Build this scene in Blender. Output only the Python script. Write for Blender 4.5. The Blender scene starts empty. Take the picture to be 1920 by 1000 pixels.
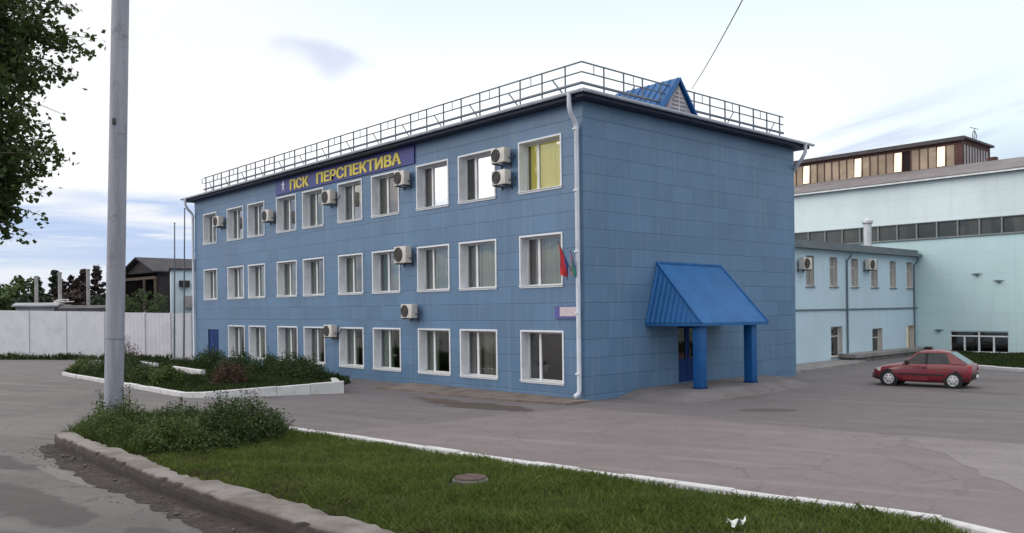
import bpy, bmesh, math, random
import numpy as np
from mathutils import Vector, Matrix, Euler
R = math.radians
rnd = random.Random(7)
rng = np.random.default_rng(11)
SC = bpy.context.scene
COL = SC.collection

# ------------------------------------------------------------------ node helpers
class NT:
    """small wrapper that adds shader nodes by expression"""
    def __init__(s, tree): s.t = tree
    def n(s, typ, **kw):
        nd = s.t.nodes.new(typ)
        for k, v in kw.items(): setattr(nd, k, v)
        return nd
    def put(s, sock, v):
        if isinstance(v, bpy.types.NodeSocket): s.t.links.new(v, sock)
        else: sock.default_value = v
    def m(s, op, a, b=0.0, c=0.0, clamp=False):
        nd = s.n('ShaderNodeMath', operation=op, use_clamp=clamp)
        s.put(nd.inputs[0], a); s.put(nd.inputs[1], b); s.put(nd.inputs[2], c)
        return nd.outputs[0]
    def v(s, op, a, b=(0, 0, 0)):
        nd = s.n('ShaderNodeVectorMath', operation=op)
        s.put(nd.inputs[0], a); s.put(nd.inputs[1], b)
        return nd.outputs['Value'] if op in ('DOT_PRODUCT', 'LENGTH') else nd.outputs[0]
    def mix(s, f, a, b, mode='MIX'):
        nd = s.n('ShaderNodeMix', data_type='RGBA', blend_type=mode)
        s.put(nd.inputs[0], f)
        for sock, val in ((nd.inputs[6], a), (nd.inputs[7], b)):
            if isinstance(val, (tuple, list)) and len(val) == 3: val = (*val, 1)
            s.put(sock, val)
        return nd.outputs[2]
    def step(s, x, lo, hi, a=0.0, b=1.0):
        nd = s.n('ShaderNodeMapRange', interpolation_type='SMOOTHSTEP')
        for i, val in enumerate((x, lo, hi, a, b)): s.put(nd.inputs[i], val)
        return nd.outputs[0]
    def noise(s, vec, scale, detail=4, rough=.55, dist=0.0):
        nd = s.n('ShaderNodeTexNoise')
        s.put(nd.inputs['Vector'], vec); nd.inputs['Scale'].default_value = scale
        nd.inputs['Detail'].default_value = detail; nd.inputs['Roughness'].default_value = rough
        nd.inputs['Distortion'].default_value = dist
        return nd.outputs[0]
    def sep(s, vec):
        nd = s.n('ShaderNodeSeparateXYZ'); s.put(nd.inputs[0], vec); return nd.outputs
    def comb(s, x, y, z):
        nd = s.n('ShaderNodeCombineXYZ')
        for i, q in enumerate((x, y, z)): s.put(nd.inputs[i], q)
        return nd.outputs[0]
    def scalev(s, vec, sc): return s.v('MULTIPLY', vec, sc)
    def coord(s, kind='Object'): return s.n('ShaderNodeTexCoord').outputs[kind]
    def pos(s): return s.n('ShaderNodeNewGeometry').outputs['Position']
    def bump(s, h, strength=.3, dist=.02):
        nd = s.n('ShaderNodeBump'); nd.inputs['Strength'].default_value = strength
        nd.inputs['Distance'].default_value = dist; s.put(nd.inputs['Height'], h)
        return nd.outputs[0]

def new_mat(name):
    m = bpy.data.materials.new(name); m.use_nodes = True
    t = m.node_tree
    return m, NT(t), t.nodes['Principled BSDF'], t.nodes['Material Output']

def mat(name, col, rough=.6, metal=0.0, var=.12, scale=3.0, grain=0.0, bump=0.0, bscale=40, spec=.4, dirt=None, dirt_amt=.35):
    """plain painted / stone / metal surface with mottling, grain and worn dirt patches"""
    m, g, b, o = new_mat(name)
    p = g.pos()
    c = (*col, 1)
    n1 = g.noise(p, scale, 5)
    base = g.mix(g.step(n1, .3, .7), tuple(x*(1-var) for x in col), tuple(min(1, x*(1+var)) for x in col))
    if grain:
        n2 = g.noise(p, bscale*2.5, 2)
        base = g.mix(g.m('MULTIPLY', g.step(n2, .35, .7), grain), base, tuple(x*.45 for x in col))
    if dirt:
        n3 = g.noise(p, scale*.8, 7, .65, .4)
        base = g.mix(g.m('MULTIPLY', g.step(n3, .52, .68), dirt_amt), base, dirt)
    g.put(b.inputs['Base Color'], base)
    b.inputs['Roughness'].default_value = rough; b.inputs['Metallic'].default_value = metal
    b.inputs['Specular IOR Level'].default_value = spec
    if bump: g.put(b.inputs['Normal'], g.bump(g.noise(p, bscale, 4), bump, .02))
    return m

# ------------------------------------------------------------------ mesh helpers
class MB:
    def __init__(s): s.v = []; s.f = []; s.mi = []; s.cur = 0
    def add(s, vs, fs):
        k = len(s.v); s.v += [tuple(q) for q in vs]
        for f in fs: s.f.append([i+k for i in f]); s.mi.append(s.cur)
    def box(s, x0, x1, y0, y1, z0, z1):
        vs = [(x, y, z) for z in (z0, z1) for y in (y0, y1) for x in (x0, x1)]
        s.add(vs, [(0, 2, 3, 1), (4, 5, 7, 6), (0, 1, 5, 4), (2, 6, 7, 3), (0, 4, 6, 2), (1, 3, 7, 5)])
    def cbox(s, c, d, rot=None):
        vs = []
        for k in (-1, 1):
            for j in (-1, 1):
                for i in (-1, 1):
                    q = Vector((i*d[0]/2, j*d[1]/2, k*d[2]/2))
                    if rot: q = rot @ q
                    vs.append(Vector(c)+q)
        s.add(vs, [(0, 2, 3, 1), (4, 5, 7, 6), (0, 1, 5, 4), (2, 6, 7, 3), (0, 4, 6, 2), (1, 3, 7, 5)])
    def face(s, *pts): s.add(pts, [tuple(range(len(pts)))])
    def prism(s, pts, off):
        """closed polygon pts extruded by vector off"""
        n = len(pts); off = Vector(off)
        vs = [Vector(q) for q in pts]+[Vector(q)+off for q in pts]
        s.add(vs, [tuple(range(n))[::-1], tuple(range(n, 2*n))]+[(i, (i+1) % n, n+(i+1) % n, n+i) for i in range(n)])
    def tube(s, pts, r, n=8, cap=True):
        pts = [Vector(q) for q in pts]
        rs = r if isinstance(r, (list, tuple)) else [r]*len(pts)
        rings = []
        prev = None
        for i, q in enumerate(pts):
            d = (pts[min(i+1, len(pts)-1)]-pts[max(i-1, 0)]).normalized()
            a = prev if prev else (Vector((0, 0, 1)) if abs(d.z) < .9 else Vector((1, 0, 0)))
            x = (a-d*a.dot(d)).normalized(); prev = x; y = d.cross(x)
            rings.append([q+(x*math.cos(t)+y*math.sin(t))*rs[i] for t in (2*math.pi*k/n for k in range(n))])
        vs = [q for ring in rings for q in ring]
        fs = [(i*n+k, i*n+(k+1) % n, (i+1)*n+(k+1) % n, (i+1)*n+k) for i in range(len(pts)-1) for k in range(n)]
        if cap: fs += [tuple(range(n))[::-1], tuple(range((len(pts)-1)*n, len(pts)*n))]
        s.add(vs, fs)
    def bar(s, a, b, w, h=None): s.tube([a, b], w/2, 4)
    def lathe(s, prof, c, axis='y', n=24):
        """profile of (radius, offset along axis)"""
        vs = []
        for r, o in prof:
            for k in range(n):
                t = 2*math.pi*k/n; a, b = r*math.cos(t), r*math.sin(t)
                q = {'y': (a, o, b), 'z': (a, b, o), 'x': (o, a, b)}[axis]
                vs.append((c[0]+q[0], c[1]+q[1], c[2]+q[2]))
        fs = [(i*n+k, i*n+(k+1) % n, (i+1)*n+(k+1) % n, (i+1)*n+k) for i in range(len(prof)-1) for k in range(n)]
        s.add(vs, fs)
    def build(s, name, m, parent=None, local=False, smooth=False, bevel=0.0, loc=None):
        me = bpy.data.meshes.new(name)
        off = Vector((0, 0, 0)) if (local or not parent) else wloc(parent)
        if loc: off = off+Vector(loc)
        me.from_pydata([tuple(Vector(q)-off) for q in s.v], [], s.f)
        ms = m if isinstance(m, (list, tuple)) else [m]
        for q in ms: me.materials.append(q)
        if len(ms) > 1: me.polygons.foreach_set('material_index', s.mi)
        bm = bmesh.new(); bm.from_mesh(me)
        bmesh.ops.remove_doubles(bm, verts=bm.verts, dist=1e-5)
        bmesh.ops.recalc_face_normals(bm, faces=bm.faces)
        if bevel:
            es = [e for e in bm.edges if len(e.link_faces) == 2 and e.calc_face_angle(0) > .5]
            bmesh.ops.bevel(bm, geom=es, offset=bevel, segments=2, profile=.6, affect='EDGES', clamp_overlap=True)
        bm.to_mesh(me); bm.free()
        if smooth or bevel:
            me.shade_smooth(); me.set_sharp_from_angle(angle=R(38))
        o = bpy.data.objects.new(name, me); COL.objects.link(o)
        if parent: o.parent = parent
        if loc: o.location = loc
        return o

def wloc(o):
    q = Vector((0, 0, 0))
    while o: q += o.location; o = o.parent
    return q
def empty(name, loc=(0, 0, 0), rz=0.0):
    o = bpy.data.objects.new(name, None); COL.objects.link(o)
    o.location = loc; o.rotation_euler = (0, 0, rz); o.empty_display_size = .3
    return o
def tag(o, label=None, cat=None, group=None, kind=None):
    if label: o['label'] = label
    if cat: o['category'] = cat
    if group: o['group'] = group
    if kind: o['kind'] = kind
    return o
def copy_tree(o, parent=None):
    c = o.copy(); COL.objects.link(c); c.parent = parent
    for ch in list(o.children): copy_tree(ch, c)
    return c
def np_mesh(name, V, F, m, parent=None, loc=None):
    """fast mesh from arrays; F is (n,k)"""
    me = bpy.data.meshes.new(name)
    n, k = F.shape
    if parent is not None: V = V-np.array(wloc(parent))
    me.vertices.add(len(V)); me.vertices.foreach_set('co', np.ascontiguousarray(V, dtype=np.float32).ravel())
    me.loops.add(n*k); me.loops.foreach_set('vertex_index', np.ascontiguousarray(F, dtype=np.int32).ravel())
    me.polygons.add(n); me.polygons.foreach_set('loop_start', np.arange(0, n*k, k, dtype=np.int32))
    me.update(calc_edges=True); me.validate()
    me.materials.append(m)
    o = bpy.data.objects.new(name, me); COL.objects.link(o)
    if parent is not None: o.parent = parent
    return o

def leaf_arrays(C, size, up=.3, aspect=.6, hang=0.0):
    """one folded four-corner leaf at every centre C"""
    n = len(C)
    d = rng.normal(size=(n, 3)); d[:, 2] = d[:, 2]*(1-up)+up*rng.uniform(.2, 1.2, n)-hang
    d /= np.linalg.norm(d, axis=1)[:, None]
    a = rng.normal(size=(n, 3)); s = np.cross(d, a); s /= np.linalg.norm(s, axis=1)[:, None]
    nn = np.cross(d, s)
    L = (size*rng.uniform(.65, 1.35, n))[:, None]; W = L*aspect*.5
    V = np.stack([C-d*L*.5, C+s*W+nn*W*.25, C+d*L*.5, C-s*W+nn*W*.25], 1).reshape(-1, 3)
    F = np.arange(4*n).reshape(n, 4)
    return V, F

def foliage_mat(name, dark, light, trans=.25):
    m, g, b, o = new_mat(name)
    geo = g.n('ShaderNodeNewGeometry')
    p = geo.outputs['Position']
    f = g.m('ADD', g.m('MULTIPLY', geo.outputs['Random Per Island'], .6), g.m('MULTIPLY', g.step(g.noise(p, 1.6, 3), .3, .7), .45), clamp=True)
    c = g.mix(f, dark, light)
    g.put(b.inputs['Base Color'], c); b.inputs['Roughness'].default_value = .55; b.inputs['Specular IOR Level'].default_value = .25
    tr = g.n('ShaderNodeBsdfTranslucent'); g.put(tr.inputs[0], g.mix(.5, c, light))
    mx = g.n('ShaderNodeMixShader'); mx.inputs[0].default_value = trans
    g.t.links.new(b.outputs[0], mx.inputs[1]); g.t.links.new(tr.outputs[0], mx.inputs[2]); g.t.links.new(mx.outputs[0], o.inputs[0])
    return m

def glass_mat(name, tint=(1, 1, 1), ior=1.5, extra=0.0, seethru=(.85, .9, .88), wav=.004, gain=2.0):
    """window pane: reflects by its angle, otherwise lets the room show"""
    m, g, b, o = new_mat(name)
    g.t.nodes.remove(b)
    fr = g.n('ShaderNodeFresnel'); fr.inputs[0].default_value = ior
    f = g.m('ADD', g.m('MULTIPLY', fr.outputs[0], gain), extra, clamp=True)
    gl = g.n('ShaderNodeBsdfGlossy'); gl.inputs['Color'].default_value = (*tint, 1); gl.inputs['Roughness'].default_value = .02
    g.put(gl.inputs['Normal'], g.bump(g.noise(g.pos(), 1.7, 2), .25, wav*4))
    tr = g.n('ShaderNodeBsdfTransparent'); tr.inputs[0].default_value = (*seethru, 1)
    mx = g.n('ShaderNodeMixShader'); g.put(mx.inputs[0], f)
    g.t.links.new(tr.outputs[0], mx.inputs[1]); g.t.links.new(gl.outputs[0], mx.inputs[2]); g.t.links.new(mx.outputs[0], o.inputs[0])
    return m

# ------------------------------------------------------------------ camera
CP = dict(f=1569.824, cy=578.866, yaw=R(137.7948), pitch=R(-.004175), roll=R(-.683386), C=Vector((18.63048, -20.09709, 3.06079)))
def make_camera():
    yaw, pit, rl = CP['yaw'], CP['pitch'], CP['roll']
    fw = Vector((math.cos(yaw)*math.cos(pit), math.sin(yaw)*math.cos(pit), math.sin(pit)))
    r = Vector((math.sin(yaw), -math.cos(yaw), 0)); u = r.cross(fw)
    r2 = r*math.cos(rl)+u*math.sin(rl); u2 = u*math.cos(rl)-r*math.sin(rl)
    cd = bpy.data.cameras.new('camera'); co = bpy.data.objects.new('camera', cd); COL.objects.link(co)
    mt = Matrix((r2, u2, -fw)).transposed().to_4x4(); mt.translation = CP['C']
    co.matrix_world = mt
    cd.sensor_width = 36; cd.sensor_fit = 'HORIZONTAL'; cd.lens = 36*CP['f']/1920
    cd.shift_y = (CP['cy']-500)/1920
    cd.clip_start = .1; cd.clip_end = 3000
    SC.camera = co
make_camera()

# ------------------------------------------------------------------ sky and sun
SUN_EL, SUN_AZ = R(24), R(238)          # direction the light comes from, angle from +X
def make_world():
    w = bpy.data.worlds.new('World'); SC.world = w; w.use_nodes = True
    g = NT(w.node_tree); bg = w.node_tree.nodes['Background']
    sky = g.n('ShaderNodeTexSky', sky_type='NISHITA', sun_disc=False)
    sky.sun_elevation = SUN_EL; sky.sun_rotation = R(90)-SUN_AZ
    sky.air_density = 1.0; sky.dust_density = 1.5; sky.ozone_density = 2.0
    d = g.v('NORMALIZE', g.coord('Generated'))
    X, Y, Z = g.sep(d)
    hor = g.m('SQRT', g.m('ADD', g.m('MULTIPLY', X, X), g.m('MULTIPLY', Y, Y)))
    te = g.m('DIVIDE', Z, g.m('MAXIMUM', hor, .02))                 # tangent of the elevation
    fw = (math.cos(CP['yaw']), math.sin(CP['yaw']), 0); rt = (math.sin(CP['yaw']), -math.cos(CP['yaw']), 0)
    A = g.v('DOT_PRODUCT', d, fw); B = g.v('DOT_PRODUCT', d, rt)
    az = g.n('ShaderNodeMath', operation='ARCTAN2'); g.put(az.inputs[0], B); g.put(az.inputs[1], A)
    az = az.outputs[0]                                               # bearing, + to the east side
    # thin bright overcast: warm white low in the middle, paler cyan overhead
    veil = g.mix(g.step(te, .14, .40), (9.4, 9.4, 9.4), (5.75, 6.6, 6.6)); veil = g.mix(g.step(az, -.1, -.4), veil, (7.0, 7.0, 7.0)); veil = g.mix(g.step(te, .42, .8), veil, (10.6, 10.3, 10.3))
    veil = g.mix(g.m('MULTIPLY', g.step(az, .1, .55), g.step(te, .45, .12)), veil, (5.6, 6.5, 6.65))
    col = g.mix(.93, sky.outputs[0], veil)
    # streaked banks lying low in the sky
    flat = g.comb(g.m('MULTIPLY', az, 3.2), g.m('MULTIPLY', te, 26.0), 0.0)
    nb = g.noise(flat, 1.0, 5, .55, .6)
    left = g.step(az, .12, -.1)
    edge = g.m('ADD', .128, g.m('MULTIPLY', g.m('SUBTRACT', g.noise(g.comb(g.m('MULTIPLY', az, 9.0), 3.0, 0.0), 1.0, 3), .5), .02))
    under = g.m('MULTIPLY', g.step(g.m('SUBTRACT', te, edge), .008, -.006), left)
    lowblue = g.mix(g.step(te, .02, .12), (3.7, 4.5, 5.8), (3.1, 4.1, 6.1))
    col = g.mix(g.m('MULTIPLY', under, g.step(nb, .66, .40, .35, .97)), col, lowblue)
    nw = g.noise(g.comb(g.m('MULTIPLY', az, 4.0), g.m('MULTIPLY', te, 40.0), 5.0), 1.0, 4, .5, .3)
    col = g.mix(g.m('MULTIPLY', g.m('MULTIPLY', under, g.step(te, .03, .055)), g.step(nw, .52, .66, 0, .85)), col, (6.6, 6.7, 6.8))
    # lilac streaks that climb to the right
    sl = g.m('SUBTRACT', te, g.m('MULTIPLY', az, .22))
    nr = g.noise(g.comb(g.m('MULTIPLY', az, 6.0), g.m('MULTIPLY', sl, 38.0), 9.0), 1.0, 5, .55, .4)
    rmask = g.m('MULTIPLY', g.step(az, .2, .42), g.m('MULTIPLY', g.step(te, .26, .17), g.step(te, .02, .09)))
    col = g.mix(g.m('MULTIPLY', rmask, g.step(nr, .44, .70, 0, .62)), col, (3.6, 4.1, 5.9))
    rlow = g.m('MULTIPLY', g.step(az, .42, .56), g.step(te, .19, .14))
    col = g.mix(g.m('MULTIPLY', rlow, .55), col, (3.6, 4.3, 6.0))
    # the one small dark cloud up in the middle
    u = g.m('ADD', az, .2135); v = g.m('SUBTRACT', te, .298)
    wob = g.m('MULTIPLY', g.m('SUBTRACT', g.noise(g.comb(g.m('MULTIPLY', az, 26.0), g.m('MULTIPLY', te, 26.0), 2.0), 1.0, 5, .6), .5), .016)
    u3 = g.m('ADD', u, .03)
    topv = g.m('SUBTRACT', .024, g.m('MULTIPLY', g.m('MULTIPLY', u3, u3), 3.8))
    ub = g.m('DIVIDE', g.m('ADD', u, -.004), .024)
    bump = g.m('MULTIPLY', g.m('EXPONENT', g.m('SUBTRACT', 0.0, g.m('MULTIPLY', ub, ub))), .030)
    botv = g.m('SUBTRACT', g.m('SUBTRACT', .006, g.m('MULTIPLY', g.m('ADD', u, .07), .12)), bump)
    cm = g.m('MULTIPLY', g.step(g.m('SUBTRACT', topv, g.m('ADD', v, wob)), -.004, .014), g.step(g.m('SUBTRACT', g.m('ADD', v, wob), botv), -.016, .024))
    cm = g.m('MULTIPLY', cm, g.m('MULTIPLY', g.step(u, -.078, -.055), g.step(u, .085, .06)))
    col = g.mix(g.m('MULTIPLY', cm, .9), col, (4.7, 5.2, 6.3))
    g.put(bg.inputs['Color'], col); bg.inputs['Strength'].default_value = .15
make_world()
sd = bpy.data.lights.new('sun', 'SUN'); so = bpy.data.objects.new('sun', sd); COL.objects.link(so)
sd.energy = .8; sd.angle = R(35); sd.color = (1, .95, .88)
so.rotation_euler = Vector((-math.cos(SUN_AZ)*math.cos(SUN_EL), -math.sin(SUN_AZ)*math.cos(SUN_EL), -math.sin(SUN_EL))).to_track_quat('-Z', 'Y').to_euler()
so.location = (0, -10, 60)
SC.view_settings.view_transform = 'Standard'; SC.view_settings.look = 'None'
SC.view_settings.exposure = 0; SC.view_settings.gamma = 1; SC.view_settings.use_curve_mapping = False
SC.render.engine = 'CYCLES'
SC.cycles.max_bounces = 6; SC.cycles.transparent_max_bounces = 8; SC.cycles.diffuse_bounces = 3; SC.cycles.glossy_bounces = 3
SC.cycles.use_denoising = True; SC.cycles.caustics_reflective = False; SC.cycles.caustics_refractive = False
# ------------------------------------------------------------------ materials of the office building
def panel_mat(name, col, joint_h=.607, joint_w=1.19, off=(0, .42)):
    """matt metal cassettes: each its own faint tone, dark joints, slight dust"""
    m, g, b, o = new_mat(name)
    X, Y, Z = g.sep(g.pos())
    u = g.m('ADD', g.m('SUBTRACT', Y, X), off[0]); v = g.m('ADD', Z, off[1])
    cu = g.m('FLOOR', g.m('DIVIDE', u, joint_w)); cv = g.m('FLOOR', g.m('DIVIDE', v, joint_h))
    fu = g.m('MULTIPLY', g.m('FRACT', g.m('DIVIDE', u, joint_w)), joint_w); fv = g.m('MULTIPLY', g.m('FRACT', g.m('DIVIDE', v, joint_h)), joint_h)
    du = g.m('MINIMUM', fu, g.m('SUBTRACT', joint_w, fu)); dv = g.m('MINIMUM', fv, g.m('SUBTRACT', joint_h, fv))
    ju = g.step(du, .012, .006); jv = g.step(dv, .02, .01)
    wn = g.n('ShaderNodeTexWhiteNoise', noise_dimensions='3D'); g.put(wn.inputs[0], g.comb(cu, cv, 1.0))
    t = g.m('ADD', g.m('MULTIPLY', wn.outputs[0], .55), g.m('MULTIPLY', g.step(g.noise(g.pos(), .35, 5), .3, .7), .45))
    c = g.mix(t, tuple(q*.88 for q in col), tuple(min(1, q*1.12) for q in col))
    str_ = g.noise(g.comb(g.m('MULTIPLY', u, 5.0), 0.0, g.m('MULTIPLY', v, .35)), 1.0, 5, .6)
    c = g.mix(g.m('MULTIPLY', g.step(str_, .47, .75), .22), c, (.30, .33, .36))
    c = g.mix(g.m('MULTIPLY', ju, .17), c, tuple(q*.4 for q in col)); c = g.mix(g.m('MULTIPLY', jv, .4), c, tuple(q*.35 for q in col))
    g.put(b.inputs['Base Color'], c); b.inputs['Roughness'].default_value = .42; b.inputs['Specular IOR Level'].default_value = .45
    h = g.m('SUBTRACT', 0.0, g.m('ADD', ju, jv))
    tilt = g.m('MULTIPLY', g.noise(g.comb(cu, cv, g.m('MULTIPLY', fu, .8)), 1.7, 1), .8)
    g.put(b.inputs['Normal'], g.bump(g.m('ADD', h, g.m('ADD', tilt, g.m('MULTIPLY', g.noise(g.pos(), 2.4, 2), .5))), .45, .012))
    return m
M_PANEL = panel_mat('blue_cassette', (.101, .190, .316))
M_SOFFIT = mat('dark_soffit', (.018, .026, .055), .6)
M_ROOF = mat('blue_roof_metal', (.05, .13, .33), .35, .0, .1, 1.5)
M_WHITE = mat('white_upvc', (.78, .80, .82), .4, 0, .04, 2, dirt=(.5, .5, .48), dirt_amt=.25)
M_GUTTER = mat('white_gutter', (.66, .70, .78), .35, 0, .06, 2, dirt=(.35, .36, .37), dirt_amt=.4)
M_TRIM = mat('trim_white', (.78, .80, .84), .45, 0, .05, 3, dirt=(.45, .45, .44), dirt_amt=.3)
M_GLASS = glass_mat('window_glass', extra=.06)
M_MIRROR = glass_mat('sky_mirror_glass', (.98, 1, 1), 1.5, .9)  # reflectivity raised far beyond plain glass so the panes show white sky
M_HALFMIR = glass_mat('bright_glass', (1, .97, .9), 1.5, .22)
M_RAIL = mat('rail_steel', (.14, .16, .185), .5, .3, .1, 4)
M_CANOPY = mat('canopy_blue', (.007, .105, .31), .5, 0, .1, 1.2, dirt=(.012, .055, .17), dirt_amt=.5)
M_DOORBLUE = mat('door_blue', (.008, .035, .15), .6, spec=.2)
M_CONC = mat('grey_concrete', (.30, .285, .28), .85, 0, .18, 1.5, .5, .4, 18, dirt=(.15, .13, .12), dirt_amt=.5)
M_ROOM = mat('room_plaster', (.20, .19, .18), .9)
def cloth_mat(name, a, b_, freq=9.0):
    m, g, b, o = new_mat(name)
    X, Y, Z = g.sep(g.pos())
    f = g.noise(g.comb(g.m('MULTIPLY', X, freq), 0.0, g.m('MULTIPLY', Z, .5)), 1.0, 3)
    g.put(b.inputs['Base Color'], g.mix(g.step(f, .3, .7), a, b_)); b.inputs['Roughness'].default_value = .85
    if name == 'yellow_curtain':                 # faint glow put into the cloth itself to brighten it
        b.inputs['Emission Color'].default_value = (1, .84, .06, 1); b.inputs['Emission Strength'].default_value = .16
    return m
CURT = dict(yellow=cloth_mat('yellow_curtain', (.74, .62, .02), (.88, .80, .10), 6), teal=cloth_mat('teal_blind', (.11, .25, .28), (.19, .40, .43)),
            green=cloth_mat('green_blind', (.22, .32, .23), (.36, .48, .34)), grey=cloth_mat('grey_blind', (.32, .35, .33), (.5, .53, .49)),
            beige=cloth_mat('beige_blind', (.34, .32, .26), (.48, .46, .37)), brown=cloth_mat('brown_curtain', (.25, .18, .15), (.38, .30, .25)))

# ------------------------------------------------------------------ the office building
LX, WY, HZ = -32.36, 13.39, 9.87
ROWS = [(.453, 2.305), (3.765, 5.612), (7.086, 8.905)]
COLS = [(-31.01, -29.05), (-27.61, -25.47), (-24.93, -22.90), (-21.54, -19.41), (-18.77, -16.72), (-15.42, -13.33), (-12.57, -10.46), (-9.22, -7.10), (-6.49, -4.32), (-3.08, -.955)]
office = empty('office_building', (0, 0, 0))
tag(office, 'three-storey office building clad in blue metal panels with white framed windows', 'building')
def holed(mb, us, vs, holes, f, depth=0.0):
    """flat wall in (u, v) with openings; f maps (u, v, inset) to a point"""
    for i in range(len(us)-1):
        for j in range(len(vs)-1):
            cu, cv = (us[i]+us[i+1])/2, (vs[j]+vs[j+1])/2
            if any(h[0] < cu < h[1] and h[2] < cv < h[3] for h in holes): continue
            mb.face(f(us[i], vs[j], 0), f(us[i+1], vs[j], 0), f(us[i+1], vs[j+1], 0), f(us[i], vs[j+1], 0))
    if depth:
        for a, b, c, d in holes:
            q = [(a, c), (b, c), (b, d), (a, d)]
            for k in range(4):
                p0, p1 = q[k], q[(k+1) % 4]
                mb.face(f(*p0, 0), f(*p1, 0), f(*p1, depth), f(*p0, depth))
T = .055                                        # white trim laid over the edge of each opening
whole = []
for r, (z0, z1) in enumerate(ROWS):
    for c, (x0, x1) in enumerate(COLS):
        if r == 0 and c == 0: continue
        whole.append((x0+T, x1-T, z0+T, z1-T))
DOOR_A = (-30.5, -29.0, .3, 2.04); whole.append(DOOR_A)
us = sorted({LX, 0.0} | {h[0] for h in whole} | {h[1] for h in whole}); vs = sorted({0.0, HZ} | {h[2] for h in whole} | {h[3] for h in whole})
DOOR_B = (5.0, 6.75, .26, 2.36)
wall = MB()
holed(wall, us, vs, whole, lambda u, v, d: (u, d, v))
holed(wall, [0, DOOR_B[0], DOOR_B[1], WY], [0, DOOR_B[2], DOOR_B[3], HZ], [DOOR_B], lambda u, v, d: (-d, u, v), .3)
wall.face((LX, 0, 0), (LX, WY, 0), (LX, WY, HZ), (LX, 0, HZ)); wall.face((LX, WY, 0), (0, WY, 0), (0, WY, HZ), (LX, WY, HZ))
wall.build('wall', M_PANEL, office)
b = MB()
for z in (3.15, 6.45, 9.75): b.box(LX+.1, -.4, .45, WY-.1, z, z+.12)
b.box(LX+.1, -.4, 5.2, 5.3, .02, 3.14); b.box(LX+.1, -.4, 5.2, 5.3, 3.28, 6.44); b.box(LX+.1, -.4, 5.2, 5.3, 6.58, 9.74)
for x in (-4, -6.8, -10, -13, -16, -19, -22, -25, -28.5): b.box(x-.05, x+.05, .5, 5.18, .05, 3.12); b.box(x-.05, x+.05, .5, 5.18, 3.3, 6.42); b.box(x-.05, x+.05, .5, 5.18, 6.6, 9.7)
b.build('partition', M_ROOM, office)

# one window: white border and splayed reveals, sash frame, panes, sill, curtain
WW, WH, DP = 2.06, 1.84, .34
wproto = MB()
a, h = WW/2, WH
ring = lambda i, y: [(-a+i, y, i), (a-i, y, i), (a-i, y, h-i), (-a+i, y, h-i)]
o1, o2 = ring(0, -.035), ring(T+.004, -.035)
for k in range(4):
    j = (k+1) % 4
    wproto.face(o1[k], o1[j], o2[j], o2[k])
    wproto.face(ring(0, .0)[k], ring(0, .0)[j], o1[j], o1[k])
    wproto.face(o2[k], o2[j], ring(T+.004, DP+.06)[j], ring(T+.004, DP+.06)[k])
W_ME = wproto.build('window', M_TRIM)
W_ME.name = 'window'
def frame_mesh(split):
    m = MB(); i0 = T+.006; w = .06; xs = -a+i0+(2*a-2*i0)*split
    m.box(-a+i0, -a+i0+w, DP-.03, DP+.04, i0, h-i0); m.box(a-i0-w, a-i0, DP-.03, DP+.04, i0, h-i0)
    m.box(-a+i0+w, a-i0-w, DP-.03, DP+.04, i0, i0+w); m.box(-a+i0+w, a-i0-w, DP-.03, DP+.04, h-i0-w, h-i0)
    m.box(xs-.05, xs+.05, DP-.035, DP+.045, i0+w, h-i0-w)
    return m.build('frame', M_WHITE, bevel=.006), xs
def pane_mesh(x0, x1, m):
    q = MB(); q.face((x0, DP+.01, T+.02), (x1, DP+.01, T+.02), (x1, DP+.01, h-T-.02), (x0, DP+.01, h-T-.02))
    return q.build('pane', m)
def curtain_mesh(x0, x1, m, z0=.09):
    q = MB(); n = max(6, int((x1-x0)*26)); pts = []
    for k in range(n+1):
        x = x0+(x1-x0)*k/n; pts.append((x, DP+.16+.022*math.sin(k*1.9)+.012*math.sin(k*.7)))
    for k in range(n):
        (xa, ya), (xb, yb) = pts[k], pts[k+1]
        q.face((xa, ya, z0), (xb, yb, z0), (xb, yb, h-.05), (xa, ya, h-.05))
    return q.build('curtain', m, smooth=True)
FR = {s: frame_mesh(s) for s in (.3, .37)}
sill = MB(); sill.box(-a-.02, a+.02, -.075, DP-.04, T+.006, T+.03); sill = sill.build('sill', M_WHITE)
tmp = [W_ME, sill]+[f[0] for f in FR.values()]
panes = {}; curts = {}
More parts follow.
